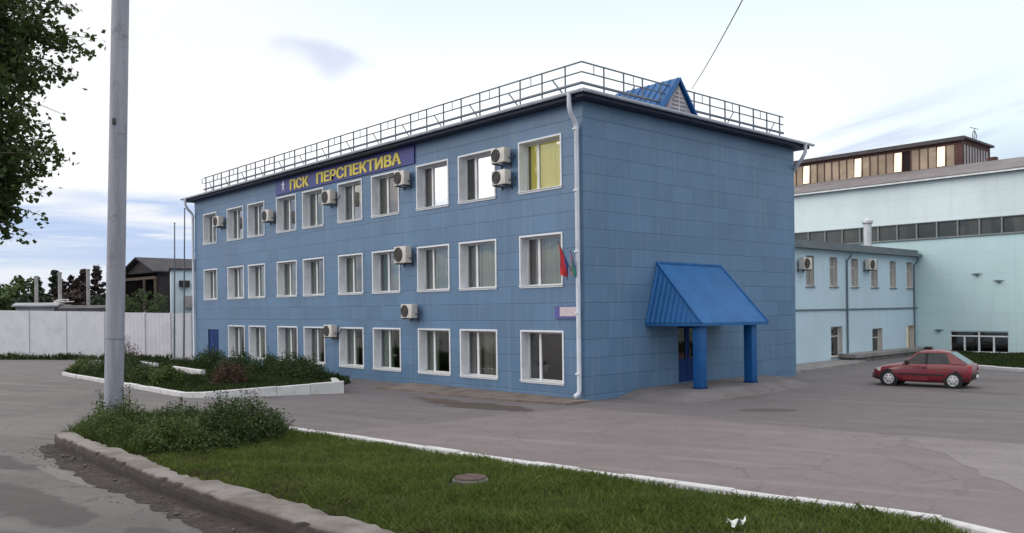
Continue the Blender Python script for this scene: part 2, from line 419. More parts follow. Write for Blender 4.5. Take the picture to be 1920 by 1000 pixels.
# what hangs behind the two sashes, left to right, far end first; m = pane that mirrors the sky
W_SPEC = {2: ['grey/-', '-/-', 'grey/-m', 'grey/grey', 'green/green', 'grey/-h', 'brown/brown', '-/-m', '-/-m', 'yellow/yellow'],
          1: ['grey/grey', 'grey/grey', 'green/grey', 'green/green', 'green/-', 'green/-', 'teal/teal', 'grey/teal', 'grey/green', 'brown/green'],
          0: [None, 'grey/-', 'beige/beige', 'grey/-', 'grey/-', 'grey/-', 'green/-', 'green/-', 'brown/beige', '-/-']}
W_SPEC[2] = ['grey/-', '-/-h', 'grey/-', 'grey/grey', 'green/green', 'grey/-h', 'brown/brown', 'brown/-m', '-/-m', 'yellow/yellow']
for r in range(3):
    for c, (x0, x1) in enumerate(COLS):
        sp = W_SPEC[r][c]
        if sp is None: continue
        win = bpy.data.objects.new('window', W_ME.data); COL.objects.link(win); win.parent = office
        win.location = ((x0+x1)/2, 0, (ROWS[r][0]+ROWS[r][1])/2-h/2); win.scale = ((x1-x0)/WW, 1, 1)
        spl = .3 if c in (9, 8, 7, 2, 1, 0) else .37
        f0, xs = FR[spl]
        fo = f0.copy(); COL.objects.link(fo); fo.parent = win
        so_ = sill.copy(); COL.objects.link(so_); so_.parent = win
        L_, R_ = sp.split('/')
        for k, (s, (p0, p1)) in enumerate(((L_, (-a+.1, xs-.03)), (R_, (xs+.03, a-.1)))):
            pm = M_MIRROR if s.endswith('m') else M_HALFMIR if s.endswith('h') else M_GLASS
            key = (spl, k, pm.name)
            if key not in panes: panes[key] = pane_mesh(p0-.02, p1+.02, pm)
            po = panes[key].copy(); COL.objects.link(po); po.parent = win
            cn = s.rstrip('mh')
            if cn in CURT:
                key = (spl, k, cn)
                if key not in curts: curts[key] = curtain_mesh(p0, p1 if k else p1+.1, CURT[cn])
                co = curts[key].copy(); COL.objects.link(co); co.parent = win
        if (r, c) == (2, 9): win['label'] = 'top floor window hung with yellow curtains'
        if (r, c) in ((2, 7), (2, 8)): win['label'] = 'top floor window mirroring the white sky'
for q in tmp+list(panes.values())+list(curts.values()): bpy.data.objects.remove(q)

# doors
b = MB(); b.box(DOOR_A[0], DOOR_A[1], .05, .12, DOOR_A[2], DOOR_A[3]); 
for x in (-30.3, -29.65): b.box(x, x+.5, .035, .05, .5, 1.1); b.box(x, x+.5, .035, .05, 1.2, 1.9)
dA = b.build('door', M_DOORBLUE, office); dA['label'] = 'dark blue door at the far end of the long front'
b = MB(); b.cbox((-29.75, .02, 1.15), (.04, .06, .2)); b.build('handle', M_RAIL, dA)
y0, y1, z0, z1 = DOOR_B
b = MB()
for ya, yb in ((y0, (y0+y1)/2-.01), ((y0+y1)/2+.01, y1)):
    b.box(-.3, -.24, ya, ya+.12, z0, z1); b.box(-.3, -.24, yb-.12, yb, z0, z1); b.box(-.3, -.24, ya+.12, yb-.12, z0, z0+.85); b.box(-.3, -.24, ya+.12, yb-.12, z1-.12, z1)
dB = b.build('door', M_DOORBLUE, office); dB['label'] = 'blue double entrance door with dark glass'
b = MB(); b.box(-.275, -.265, y0+.1, y1-.1, z0+.8, z1-.1); b.build('pane', glass_mat('door_glass', (.5, .45, .4), 1.45, 0, (.2, .18, .17)), dB)
b = MB(); b.cbox((-.21, (y0+y1)/2+.1, 1.3), (.05, .03, .35)); b.build('handle', M_RAIL, dB)

# roof, eaves, gutters, pipes
OV = .5
x0, x1, ya, yb = LX-OV, OV, -OV, WY+OV
ze, sl = 10.03, .085
zr = ze+sl*(WY/2+OV); hx = WY/2+OV
rf = MB()
e = [(x0, ya, ze), (x1, ya, ze), (x1, yb, ze), (x0, yb, ze)]; rd = [(x0+hx, WY/2, zr), (x1-hx, WY/2, zr)]
rf.face(e[0], e[1], rd[1], rd[0]); rf.face(e[1], e[2], rd[1]); rf.face(e[2], e[3], rd[0], rd[1]); rf.face(e[3], e[0], rd[0])
for k in range(4):
    q, w = e[k], e[(k+1) % 4]; rf.face(q, w, (w[0], w[1], ze-.06), (q[0], q[1], ze-.06))
rf.build('roof', M_ROOF, office)
b = MB()
b.box(x0+.02, x1-.02, ya+.02, -.004, HZ-.06, ze-.065); b.box(.004, x1-.02, .0, yb-.02, HZ-.06, ze-.065); b.box(x0+.02, LX-.004, 0, yb-.02, HZ-.06, ze-.065); b.box(LX, 0, WY+.004, yb-.02, HZ-.06, ze-.065)
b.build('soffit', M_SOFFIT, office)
def gutter(p, q, out):
    p, q, out = Vector(p), Vector(q), Vector(out); prof = []
    for k in range(9):
        t = math.pi*k/8; prof.append((math.cos(t)*.085, -math.sin(t)*.085))
    b = MB(); n = len(prof)
    outer = [[e_+out*(u+.09)+Vector((0, 0, w)) for u, w in prof] for e_ in (p, q)]
    inner = [[e_+out*(u*.86+.09)+Vector((0, 0, w*.86)) for u, w in prof] for e_ in (p, q)]
    vs_ = outer[0]+outer[1]+inner[0]+inner[1]
    fs = []
    for k in range(n-1): fs += [(k, k+1, n+k+1, n+k), (2*n+k, 3*n+k, 3*n+k+1, 2*n+k+1)]
    fs += [(0, n, 3*n, 2*n), (n-1, 3*n-1, 4*n-1, 2*n-1)]
    for k in range(n-1): fs += [(k, 2*n+k, 2*n+k+1, k+1), (n+k, n+k+1, 3*n+k+1, 3*n+k)]
    b.add(vs_, fs); return b.build('gutter', M_GUTTER, office, smooth=True)
gutter((x0-.05, ya, ze-.03), (x1+.17, ya, ze-.03), (0, -1, 0)); gutter((x1, ya-.15, ze-.03), (x1, yb+.1, ze-.03), (1, 0, 0))
def pipe(pts, r=.075):
    b = MB(); b.tube(pts, r, 12); o = b.build('drainpipe', M_GUTTER, office, smooth=True)
    c = MB()
    for k in range(5):
        z = .9+k*2.0
        q = Vector(pts[-2]) if pts[-2][2] < 2 else Vector(pts[-1])
        c.tube([(q.x, q.y, z-.03), (q.x, q.y, z+.03)], r+.018, 12)
    c.build('clamp', M_TRIM, o)
    return o
pipe([(-.02, -.6, 9.95), (-.02, -.6, 9.55), (-.06, -.5, 9.35), (-.14, -.2, 9.12), (-.16, -.13, 8.95), (-.16, -.13, .35), (-.18, -.16, .24), (-.22, -.3, .16)])
pipe([(LX+.1, -.6, 9.95), (LX+.1, -.6, 9.6), (LX+.05, -.45, 9.35), (LX-.02, -.16, 9.1), (LX-.03, -.1, 8.95), (LX-.03, -.1, .3), (LX-.03, -.18, .15)])
pipe([(.6, WY-.1, 9.95), (.6, WY-.1, 9.6), (.45, WY-.1, 9.35), (.2, WY-.05, 9.1), (-.1, WY+.12, 8.9), (-.3, WY+.16, 8.8), (-.3, WY+.16, .3), (-.3, WY+.22, .15)])

# the little gabled hatch on the roof edge
dm = MB(); yc, zc, zb, hw, xg, xb_ = 5.17, 11.47, 10.2, 1.08, .12, -3.0
dm.prism([(xg, yc, zc), (xg, yc-hw, zb), (xg, yc-hw+.1, zb), (xg, yc, zc-.13)], (xb_-xg, 0, 0)); dm.prism([(xg, yc, zc), (xg, yc+hw, zb), (xg, yc+hw-.1, zb), (xg, yc, zc-.13)], (xb_-xg, 0, 0))
for k in range(9):
    x = xg-.1-k*.34
    for s in (-1, 1): dm.tube([(x, yc+s*.03, zc+.005), (x, yc+s*hw, zb+.015)], .018, 4)
dorm = dm.build('dormer', M_CANOPY, office)
b = MB(); b.prism([(0, yc-hw+.16, zb-.12), (0, yc+hw-.16, zb-.12), (0, yc, zc-.22)], (-.05, 0, 0)); b.build('gable', mat('weathered_gable', (.34, .31, .34), .7, 0, .3, 5), dorm)
b = MB()
for k in range(5):
    z = zb+.12+k*.15; w = (zc-.3-z)/(zc-zb)*hw*.62
    if w > .06: b.box(.002, .03, yc-w, yc+w, z, z+.05)
b.box(.002, .04, yc-.03, yc+.03, zb+.05, zc-.35)
b.build('louvre', mat('dusty_louvre', (.55, .5, .52), .6), dorm)

# ------------------------------------------------------------------ railing on the roof
rail = empty('roof_railing', (0, .2, 10.05))
tag(rail, 'dark steel safety railing running along the flat roof edge', 'railing')
ZT, ZM, ZL, IN = 11.17, 10.84, 10.48, .2
xe = LX+1.3; ye = 12.6
for nm, z, r in (('top_rail', ZT, .03), ('middle_rail', ZM, .026), ('snow_guard', ZL, .05)):
    b = MB(); b.tube([(xe-.3, IN, z), (-IN, IN, z), (-IN, ye+.3, z)], r, 6); b.build(nm, M_RAIL, rail)
def post(x, y, brace, dx, dy, mid):
    b = MB(); b.bar((x, y, 10.05), (x, y, ZT+.02), .075)
    b.box(x-.08, x+.08, y-.08, y+.08, 10.06, 10.09)
    if brace: b.bar((x, y, 10.14), (x+dx*.6, y+dy*.6, ZM-.02), .06)
    b.bar((x, y, 10.24), (x-dx*.2, y-dy*.2, 10.08), .045); b.bar((x, y, 10.24), (x+dx*.2, y+dy*.2, 10.08), .045)
    p = b.build('post', M_RAIL, rail)
    if mid:
        c = MB(); c.bar((mid[0], mid[1], ZM), (mid[0], mid[1], ZT), .04); c.build('spacer', M_RAIL, p)
n = 27
for k in range(n+1):
    x = -.95+(xe+.95)*k/n
    post(x, IN, k % 2 == 0, -1, 0, (x+(xe+.95)/n*.5, IN) if k % 2 else None)
n = 11
for k in range(n+1):
    y = 1.3+(ye-1.3)*k/n
    post(-IN, y, k % 3 == 1, 0, 1, (-IN, y-.5) if k % 2 == 0 else None)

# ------------------------------------------------------------------ canopy over the side entrance
can = empty('entrance_canopy', (0, 3.1, .25))
tag(can, 'bright blue metal canopy on two square posts over the side entrance', 'canopy')
L0, R0, WL, F, RR, WR = (.01, 3.80, 4.63), (.01, 7.75, 4.60), (.01, 3.10, 2.5), (2.0, 3.62, 2.5), (2.0, 7.8, 2.47), (.01, 7.8, 2.47)
def metal_tile(name, col):
    m, g, b, o = new_mat(name)
    X, Y, Z = g.sep(g.pos())
    w1 = g.m('FRACT', g.m('DIVIDE', g.m('SUBTRACT', Z, g.m('MULTIPLY', X, .9)), .62)); w2 = g.m('SINE', g.m('MULTIPLY', Y, 34.0))
    base = g.mix(g.step(g.noise(g.pos(), 1.1, 5), .3, .7), tuple(q*.85 for q in col), tuple(q*1.12 for q in col))
    g.put(b.inputs['Base Color'], base); b.inputs['Roughness'].default_value = .5; b.inputs['Specular IOR Level'].default_value = .25
    g.put(b.inputs['Normal'], g.bump(g.m('ADD', g.m('MULTIPLY', w1, 1.0), g.m('MULTIPLY', w2, .35)), .45, .03))
    return m
b = MB(); b.prism([L0, F, RR, R0], (-.02, 0, -.05)); roof = b.build('roof', metal_tile('blue_metal_tile', (.008, .115, .33)), can)
# left cheek of upright ribbed sheet
def lerp(p, q, t): return Vector(p).lerp(Vector(q), t)
b = MB(); n = 44; top = []; bot = []
nrm = (Vector(F)-Vector(WL)).cross(Vector(L0)-Vector(WL)).normalized()
if nrm.y > 0: nrm = -nrm
for k in range(n+1):
    t = k/n; off = nrm*(.028 if (k % 4) < 2 else 0.0)
    bot.append(lerp(WL, F, t)+off); top.append(lerp(L0, F, t)+off*(1-t))
for k in range(n): b.face(bot[k], bot[k+1], top[k+1], top[k])
b.build('side_cheek', M_CANOPY, can)
b = MB(); b.face(R0, RR, WR); b.build('side_cheek', M_CANOPY, can)
b = MB(); b.tube([L0, F], .055, 6); b.tube([R0, RR], .05, 6); b.tube([L0, R0], .06, 6); b.build('ridge_trim', M_CANOPY, can, smooth=True)
b = MB()
for p, q in ((WL, F), (F, RR), (RR, WR)):
    d = (Vector(q)-Vector(p)).normalized(); b.prism([Vector(p)+Vector((0, 0, -.005)), Vector(q)+Vector((0, 0, -.005)), Vector(q)+Vector((0, 0, -.11)), Vector(p)+Vector((0, 0, -.11))], d.cross(Vector((0, 0, 1)))*-.03)
b.build('fascia', mat('fascia_blue', (.008, .11, .31), .4), can)
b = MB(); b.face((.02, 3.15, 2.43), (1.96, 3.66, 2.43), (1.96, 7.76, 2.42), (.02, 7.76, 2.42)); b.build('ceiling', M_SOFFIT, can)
for y in (3.92, 7.07):
    b = MB(); b.box(1.53, 1.87, y-.17, y+.17, .22, 2.42); p = b.build('post', mat('post_blue', (.004, .085, .28), .5, dirt=(.01, .05, .2)), can, bevel=.012)
    b = MB(); b.box(1.51, 1.89, y-.19, y+.19, .2, .3); b.build('base', M_DOORBLUE, p)

# ------------------------------------------------------------------ air conditioners
M_ACW = mat('ac_cream', (.62, .59, .55), .45, 0, .06, 3, dirt=(.38, .34, .3), dirt_amt=.4)
M_ACD = mat('ac_dark', (.05, .045, .045), .5); M_ACG = mat('ac_grille', (.13, .12, .115), .5)
def air_con(x, z, w, h, label, normal='y', y=0.0):
    t = empty('air_conditioner', (x, y, z) if normal == 'y' else (y, x, z), 0 if normal == 'y' else R(90))
    tag(t, label, 'air conditioner', 'air conditioners on the blue front' if normal == 'y' else 'air conditioners on the pale annex')
    d0, d1 = -.14, -.44
    b = MB(); b.box(-w/2, w/2, d1, d0, 0, h); b.build('case', M_ACW, t, local=True, bevel=.025)
    fx = -w*.14; r = h*.40
    b = MB(); b.lathe([(0, d1-.006), (r, d1-.006), (r*1.08, d1-.02), (r*1.12, d1+.002)], (fx, 0, h/2)); b.build('fan', M_ACD, t, local=True)
    b = MB()
    for q in (.95, .72, .5, .28): b.lathe([(r*q-.009, d1-.014), (r*q, d1-.022), (r*q+.009, d1-.014)], (fx, 0, h/2), n=20)
    for k in range(6):
        an = math.pi*k/6; b.bar((fx-math.cos(an)*r, d1-.018, h/2-math.sin(an)*r), (fx+math.cos(an)*r, d1-.018, h/2+math.sin(an)*r), .012)
    b.build('grille', M_ACG, t, local=True)
    for s in (-1, 1):
        b = MB(); b.box(s*w*.36-.02, s*w*.36+.02, -.46, 0, -.045, -.005); b.box(s*w*.36-.02, s*w*.36+.02, -.04, 0, -.14, -.045); b.build('bracket', M_ACD, t, local=True)
    b = MB(); b.tube([(w/2, -.25, h*.3), (w/2+.07, -.22, h*.25), (w/2+.09, -.08, h*.3), (w/2+.09, .02, h*.6)], .022, 6); b.build('hose', M_ACD, t, local=True)
    return t
AC_W = [(-28.15, 7.95, .8, .62, 'cream air conditioner by the farthest top floor window'),
        (-21.95, 7.72, .8, .62, 'small cream air conditioner beside the third top floor window from the far end'),
        (-15.75, 8.0, .85, .66, 'cream air conditioner below the yellow letters of the blue sign'),
        (-9.85, 8.17, .8, .62, 'cream air conditioner under the right end of the blue sign'),
        (-3.72, 8.25, .84, .55, 'upper of two stacked air conditioners left of the yellow curtained window'),
        (-3.70, 7.47, .84, .55, 'lower of two stacked air conditioners left of the yellow curtained window'),
        (-9.85, 4.98, .95, .72, 'largest air conditioner, standing out between two middle floor windows'),
        (-9.45, 2.72, .88, .60, 'cream air conditioner on blank wall above the ground floor windows'),
        (-15.75, 1.84, .84, .60, 'lowest air conditioner at the top corner of a ground floor window')]
for x, z, w, h_, lb in AC_W: air_con(x, z, w*.86, h_*.95, lb)

# ------------------------------------------------------------------ signs
sg = empty('company_sign', (-15.4, -.05, 9.4)); tag(sg, 'long blue company sign with yellow Cyrillic letters under the eaves', 'sign')
b = MB(); b.box(-21.5, -9.3, -.07, -.01, 9.03, 9.8); b.build('board', mat('sign_blue', (.045, .052, .24), .4, 0, .08, 1), sg)
def text_mesh(name, s, x0, x1, z0, z1, y, m, parent, bold=.018, depth=.03, heavy=.024):
    cu = bpy.data.curves.new('lettering', 'FONT'); cu.body = s; cu.size = 1; cu.extrude = .02; cu.offset = bold; cu.align_x = 'LEFT'; cu.resolution_u = 3
    ob = bpy.data.objects.new('lettering', cu); COL.objects.link(ob)
    dg = bpy.context.evaluated_depsgraph_get(); dg.update()
    me = bpy.data.meshes.new_from_object(ob.evaluated_get(dg)); bpy.data.objects.remove(ob)
    n = len(me.vertices); V = np.empty(n*3); me.vertices.foreach_get('co', V); V = V.reshape(n, 3)
    mn, mx = V.min(0), V.max(0)
    off = wloc(parent)
    W = np.empty_like(V)
    W[:, 0] = x0+(V[:, 0]-mn[0])/(mx[0]-mn[0])*(x1-x0)-off.x
    W[:, 2] = z0+(V[:, 1]-mn[1])/(mx[1]-mn[1])*(z1-z0)-off.z
    W[:, 1] = y-(V[:, 2]-mn[2])/(mx[2]-mn[2])*depth-off.y
    me.vertices.foreach_set('co', W.ravel()); me.update(); me.materials.clear(); me.materials.append(m)
    if heavy:                                    # broader strokes: the letters once more, a touch to either side
        bm = bmesh.new(); bm.from_mesh(me); base = bm.verts[:]+bm.edges[:]+bm.faces[:]
        for dx, dy in ((-heavy, .0015), (heavy, .003)):
            r_ = bmesh.ops.duplicate(bm, geom=base)
            bmesh.ops.translate(bm, verts=[q for q in r_['geom'] if isinstance(q, bmesh.types.BMVert)], vec=(dx, dy, 0))
        bm.to_mesh(me); bm.free()
    o = bpy.data.objects.new(name, me); COL.objects.link(o); o.parent = parent
    return o
M_YEL = mat('letter_yellow', (.72, .60, .10), .45, 0, .05, 2)
text_mesh('lettering', 'ПСК', -19.87, -18.0, 9.12, 9.64, -.072, M_YEL, sg)
text_mesh('lettering', 'ПЕРСПЕКТИВА', -17.2, -10.2, 9.12, 9.64, -.072, M_YEL, sg)
b = MB(); b.prism([(-20.75, -.072, 9.1), (-20.62, -.072, 9.34), (-20.5, -.072, 9.1), (-20.56, -.072, 9.45), (-20.42, -.072, 9.5), (-20.56, -.072, 9.55), (-20.62, -.072, 9.74), (-20.7, -.072, 9.55), (-20.84, -.072, 9.5), (-20.7, -.072, 9.45)], (0, -.02, 0))
b.build('emblem', mat('emblem_white', (.7, .75, .85), .4), sg)
pl = empty('address_plate', (-.77, -.02, 2.9)); tag(pl, 'small pale address plate with blue edge beside the corner drainpipe', 'sign')
b = MB(); b.box(-1.34, -.22, -.05, -.004, 2.70, 3.12); b.build('backing', mat('plate_blue', (.10, .10, .32), .4), pl)
b = MB(); b.box(-1.08, -.27, -.062, -.052, 2.78, 3.09); b.build('face', mat('plate_pale', (.58, .50, .54), .45, 0, .1, 12), pl)

# ------------------------------------------------------------------ flags on the wall
def flag(x, z, tilt, side, stripes, label, sc=1.0):
    t = empty('wall_flag', (x, 0, z)); tag(t, label, 'flag', 'flags beside the middle floor window')
    top = Vector((x+side, -.75*sc, z+.95*sc)); bot = Vector((x, -.03, z))
    b = MB(); b.tube([bot, top], .016, 6); b.lathe([(0, .06), (.03, .0), (0, -.05)], top, 'z', 8); b.build('pole', M_RAIL, t)
    # cloth gathered and hanging limp from the pole
    L = .98*sc; n, k = 14, 12; mbs = MB(); 
    pts = []
    for i in range(n+1):
        u = i/n; base = top.lerp(bot, .04+.62*u)
        row = []
        for j in range(k+1):
            v = j/k; fall = L*v*(1-.25*u)
            row.append((base.x+.05*math.sin(v*5+u*7)*v+.10*v*(u-.3), base.y+.07*math.sin(u*9+v*2)*v+.05*v, base.z-fall+.12*u*v))
        pts.append(row)
    for i in range(n):
        for j in range(k):
            mbs.cur = min(2, int(3*(i+.5)/n))
            mbs.face(pts[i][j], pts[i+1][j], pts[i+1][j+1], pts[i][j+1])
    mbs.build('cloth', stripes, t, smooth=True)
CW, CB, CR, CG = (mat(n_, c_, .8) for n_, c_ in (('cloth_white', (.7, .7, .72)), ('cloth_blue', (.05, .09, .35)), ('cloth_red', (.62, .05, .06)), ('cloth_green', (.03, .22, .14))))
flag(-.55, 4.25, 0, .12, [CR, CR, CB], 'limp flag with mostly red cloth nearer the window')
flag(-.32, 4.2, 0, .22, [CR, CG, CB], 'smaller flag with green and red bands beside the corner drainpipe', .72)
# ------------------------------------------------------------------ ground
def asphalt(name, a, b_, big=.12, crack=.5, streak=0.0, stains=()):
    m, g, b, o = new_mat(name)
    p = g.pos(); X, Y, Z = g.sep(p)
    n0 = g.noise(p, big, 6, .6, .5); n1 = g.noise(p, 1.3, 6, .65); n2 = g.noise(p, 55, 2); n3 = g.noise(p, 9, 4, .7)
    c = g.mix(g.step(n0, .34, .66), a, b_)
    c = g.mix(g.m('MULTIPLY', g.step(n1, .45, .7), .35), c, tuple(q*.66 for q in a))
    c = g.mix(g.m('MULTIPLY', g.step(n3, .52, .72), .34), c, tuple(min(1, q*1.45) for q in b_))
    c = g.mix(g.m('MULTIPLY', g.step(n2, .42, .68), .5), c, tuple(q*.5 for q in a))
    if streak:
        s1 = g.noise(g.comb(g.m('MULTIPLY', g.m('ADD', X, g.m('MULTIPLY', Y, .35)), .12), g.m('MULTIPLY', g.m('SUBTRACT', Y, g.m('MULTIPLY', X, .35)), 1.6), 0.0), 1.0, 5, .6)
        c = g.mix(g.m('MULTIPLY', g.step(s1, .5, .7), streak), c, tuple(min(1, q*1.3) for q in b_))
    wv = g.n('ShaderNodeTexVoronoi', feature='DISTANCE_TO_EDGE'); wv.inputs['Scale'].default_value = .42
    g.put(wv.inputs['Vector'], g.v('ADD', p, g.scalev(g.comb(n1, n3, 0.0), (1.4, .35, 0))))
    ck = g.m('MULTIPLY', g.step(wv.outputs['Distance'], .012, .003), g.step(n0, .42, .58))
    c = g.mix(g.m('MULTIPLY', ck, crack), c, tuple(q*.28 for q in a))
    for (sx, sy, rx, ry, ang, col, amt) in stains:
        dx, dy = g.m('SUBTRACT', X, sx), g.m('SUBTRACT', Y, sy)
        ca, sa = math.cos(ang), math.sin(ang)
        u = g.m('DIVIDE', g.m('ADD', g.m('MULTIPLY', dx, ca), g.m('MULTIPLY', dy, sa)), rx); v = g.m('DIVIDE', g.m('SUBTRACT', g.m('MULTIPLY', dy, ca), g.m('MULTIPLY', dx, sa)), ry)
        rr = g.m('ADD', g.m('SQRT', g.m('ADD', g.m('MULTIPLY', u, u), g.m('MULTIPLY', v, v))), g.m('MULTIPLY', g.m('SUBTRACT', g.noise(p, .9, 5, .65), .5), 1.5))
        c = g.mix(g.m('MULTIPLY', g.step(rr, 1.0, .75), amt), c, col)
    g.put(b.inputs['Base Color'], c); b.inputs['Roughness'].default_value = .82; b.inputs['Specular IOR Level'].default_value = .3
    g.put(b.inputs['Normal'], g.bump(g.m('ADD', g.m('MULTIPLY', n2, .5), g.m('ADD', n3, g.m('MULTIPLY', ck, -2.0))), .45, .012))
    return m
def jitter_poly(pts, step=.6, amp=.12, seed=1):
    r_ = random.Random(seed); out = []
    for i, p in enumerate(pts):
        q = pts[(i+1) % len(pts)]; d = math.dist(p, q); n = max(1, int(d/step))
        for k in range(n):
            t = k/n; j = amp if k else 0
            out.append((p[0]+(q[0]-p[0])*t+r_.uniform(-j, j), p[1]+(q[1]-p[1])*t+r_.uniform(-j, j)))
    return out
def sheet(name, pts, z, m, label=None):
    b = MB(); b.face(*[(x, y, z) for x, y in pts]); o = b.build(name, m); tag(o, kind='structure'); return o
G0 = asphalt('yard_asphalt', (.136, .125, .130), (.170, .157, .162), .09, .25, .4,
             [(5.6, 1.9, 1.0, .5, .7, (.075, .055, .055), .75), (-1.7, -3.2, 2.3, .8, .1, (.06, .045, .035), .8), (-3.8, -3.0, 1.6, .5, .0, (.085, .06, .05), .7),
              (3.2, 4.5, 1.2, .4, 1.2, (.09, .08, .08), .5), (10, 6.0, 9, .16, .32, (.095, .088, .09), .55), (10.3, 7.5, 9, .16, .34, (.095, .088, .09), .5), (-9, -6.5, .5, .35, .2, (.07, .06, .06), .6), (-4.5, -7.2, 6, .15, .1, (.10, .092, .094), .5), (-4.8, -8.3, 6, .14, .12, (.10, .092, .094), .45), (8.3, 10.9, 1.3, .5, .1, (.075, .07, .07), .6), (9, 8, 3, 1, .5, (.115, .118, .115), .5), (5, 15.5, 3.5, 1.2, .3, (.085, .08, .083), .5)])
b = MB()
b.face((-900, -900, 0), (900, -900, 0), (900, 900, 0), (-900, 900, 0)); o = b.build('ground', G0); tag(o, kind='structure')
G1 = asphalt('forecourt_paving', (.174, .150, .152), (.205, .179, .182), .15, .22, .45)
sheet('forecourt', jitter_poly([(-.2, -9.7), (.45, -7.2), (.55, -4.3), (1.0, -1.4), (3.2, -1.1), (5.8, -1.0), (9.5, -.5), (12.6, .2), (26, 3), (30, -6), (30, -16), (16.4, -13), (15.7, -8.9), (14.6, -7.85), (8, -8.9)], .5, .09, 3), .004, G1)
G2 = asphalt('worn_apron', (.198, .178, .188), (.232, .212, .220), .2, .1, .3)
sheet('apron', jitter_poly([(10.4, -.75), (12.2, -2.6), (14.1, -4.9), (17, -8), (30, -16), (40, -4), (26, 2.6), (12.6, .1)], .5, .14, 5), .008, G2)
G3 = asphalt('road_asphalt', (.125, .117, .116), (.165, .156, .153), .3, .45, .6,
             [(-3.2, -16.9, 3.6, .6, .3, (.062, .055, .057), .8), (3.2, -16.8, 2.4, .55, .1, (.066, .06, .06), .75), (7.6, -16.0, 1.7, .32, .05, (.07, .062, .06), .7), (-1.0, -18.6, 3, .8, .2, (.08, .075, .073), .6), (6.0, -17.7, 1.6, .5, .3, (.06, .055, .055), .7), (1.2, -15.75, 1.5, .18, .05, (.21, .2, .195), .6), (-8, -14.5, 3, 1.2, .5, (.16, .152, .15), .6)])
sheet('road', jitter_poly([(-70, -19), (-40, -10.5), (-30, -9.7), (-11.0, -9.4), (-6.2, -11.6), (-3.3, -14.6), (-2.4, -15.05), (6, -15.02), (14, -14.5), (30, -14.0), (60, -12), (60, -27), (-70, -36)], .6, .05, 7), .004, G3)
M_DIRT = mat('kerb_dirt', (.048, .038, .032), .95, 0, .35, 2.2, .6, .8, 14, dirt=(.11, .098, .09), dirt_amt=.6)
sheet('dirt_strip', jitter_poly([(-3.3, -15.0), (-2.6, -15.35), (0, -15.55), (2.6, -15.6), (4.3, -15.5), (6.6, -15.5), (8.5, -15.3), (14, -14.9), (14, -14.4), (8.5, -14.8), (-3, -14.85)], .25, .09, 9), .012, M_DIRT)
# blind area along the long front
b = MB(); b.prism([(-9.5, -.03, 0), (-9.5, -1.95, 0), (-6, -1.95, 0), (-2.2, -1.75, 0), (.3, -1.2, 0), (.25, -.03, 0)], (0, 0, .07)); o = b.build('building_apron', mat('apron_concrete', (.20, .165, .145), .9, 0, .25, 1.2, .5, .5, 20, dirt=(.09, .065, .05), dirt_amt=.7)); tag(o, kind='structure')
# porch under the canopy
b = MB(); b.prism([(.03, 2.6, .24), (2.2, 2.9, .24), (2.3, 9.0, .24), (.03, 10.2, .24)], (0, 0, -.24))
b.add([(.03, 1.5, 0), (2.9, 1.9, 0), (3.0, 9.6, 0), (.03, 12.6, 0), (.03, 2.6, .236), (2.2, 2.9, .236), (2.3, 9.0, .236), (.03, 10.2, .236)], [(0, 1, 5, 4), (1, 2, 6, 5), (2, 3, 7, 6)])
M_PORCH = mat('porch_concrete', (.165, .155, .16), .9, 0, .15, 1.5, .4, .4, 18, dirt=(.10, .09, .09), dirt_amt=.5); o = b.build('porch_slab', M_PORCH); tag(o, kind='structure')

# ------------------------------------------------------------------ kerbs and island
def kerb(name, path, w, h, m, blk=1.0, jit=.012, seed=2, closed=False, hs=None, z0=-.02):
    """painted kerb stones laid one after another along a path"""
    r_ = random.Random(seed); P = [Vector((*p, 0)) for p in path]; b = MB()
    tot = [0]
    for i in range(len(P)-1): tot.append(tot[-1]+(P[i+1]-P[i]).length)
    def at(s):
        for i in range(len(P)-1):
            if s <= tot[i+1] or i == len(P)-2:
                t = (s-tot[i])/(tot[i+1]-tot[i]); d = (P[i+1]-P[i]).normalized()
                return P[i].lerp(P[i+1], t), d, (hs[i]+(hs[i+1]-hs[i])*t if hs else h)
    s = 0
    while s < tot[-1]-.05:
        e_ = min(s+blk, tot[-1]); (p, d, ha), (q, d2, hb) = at(s+.006), at(e_-.006)
        ln = (q-p).normalized(); nn = Vector((-ln.y, ln.x, 0)); off = nn*r_.uniform(-jit, jit); dz = r_.uniform(-jit, jit)
        c = .025
        prof = lambda base, hh: [base+Vector((0, 0, z0)), base+Vector((0, 0, hh-c+dz)), base+nn*c+Vector((0, 0, hh+dz)), base+nn*(w-c)+Vector((0, 0, hh+dz)), base+nn*w+Vector((0, 0, hh-c+dz)), base+nn*w+Vector((0, 0, z0))]
        A_, B_ = prof(p+off, ha), prof(q+off, hb)
        b.add(A_+B_, [(0, 1, 2, 3, 4, 5), (11, 10, 9, 8, 7, 6)]+[(k, (k+1) % 6, 6+(k+1) % 6, 6+k) for k in range(6)])
        s = e_
    o = b.build(name, m); return o
M_KWHITE = mat('kerb_whitewash', (.58, .58, .59), .8, 0, .08, 2.5, .12, .3, 25, dirt=(.33, .31, .29), dirt_amt=.5)
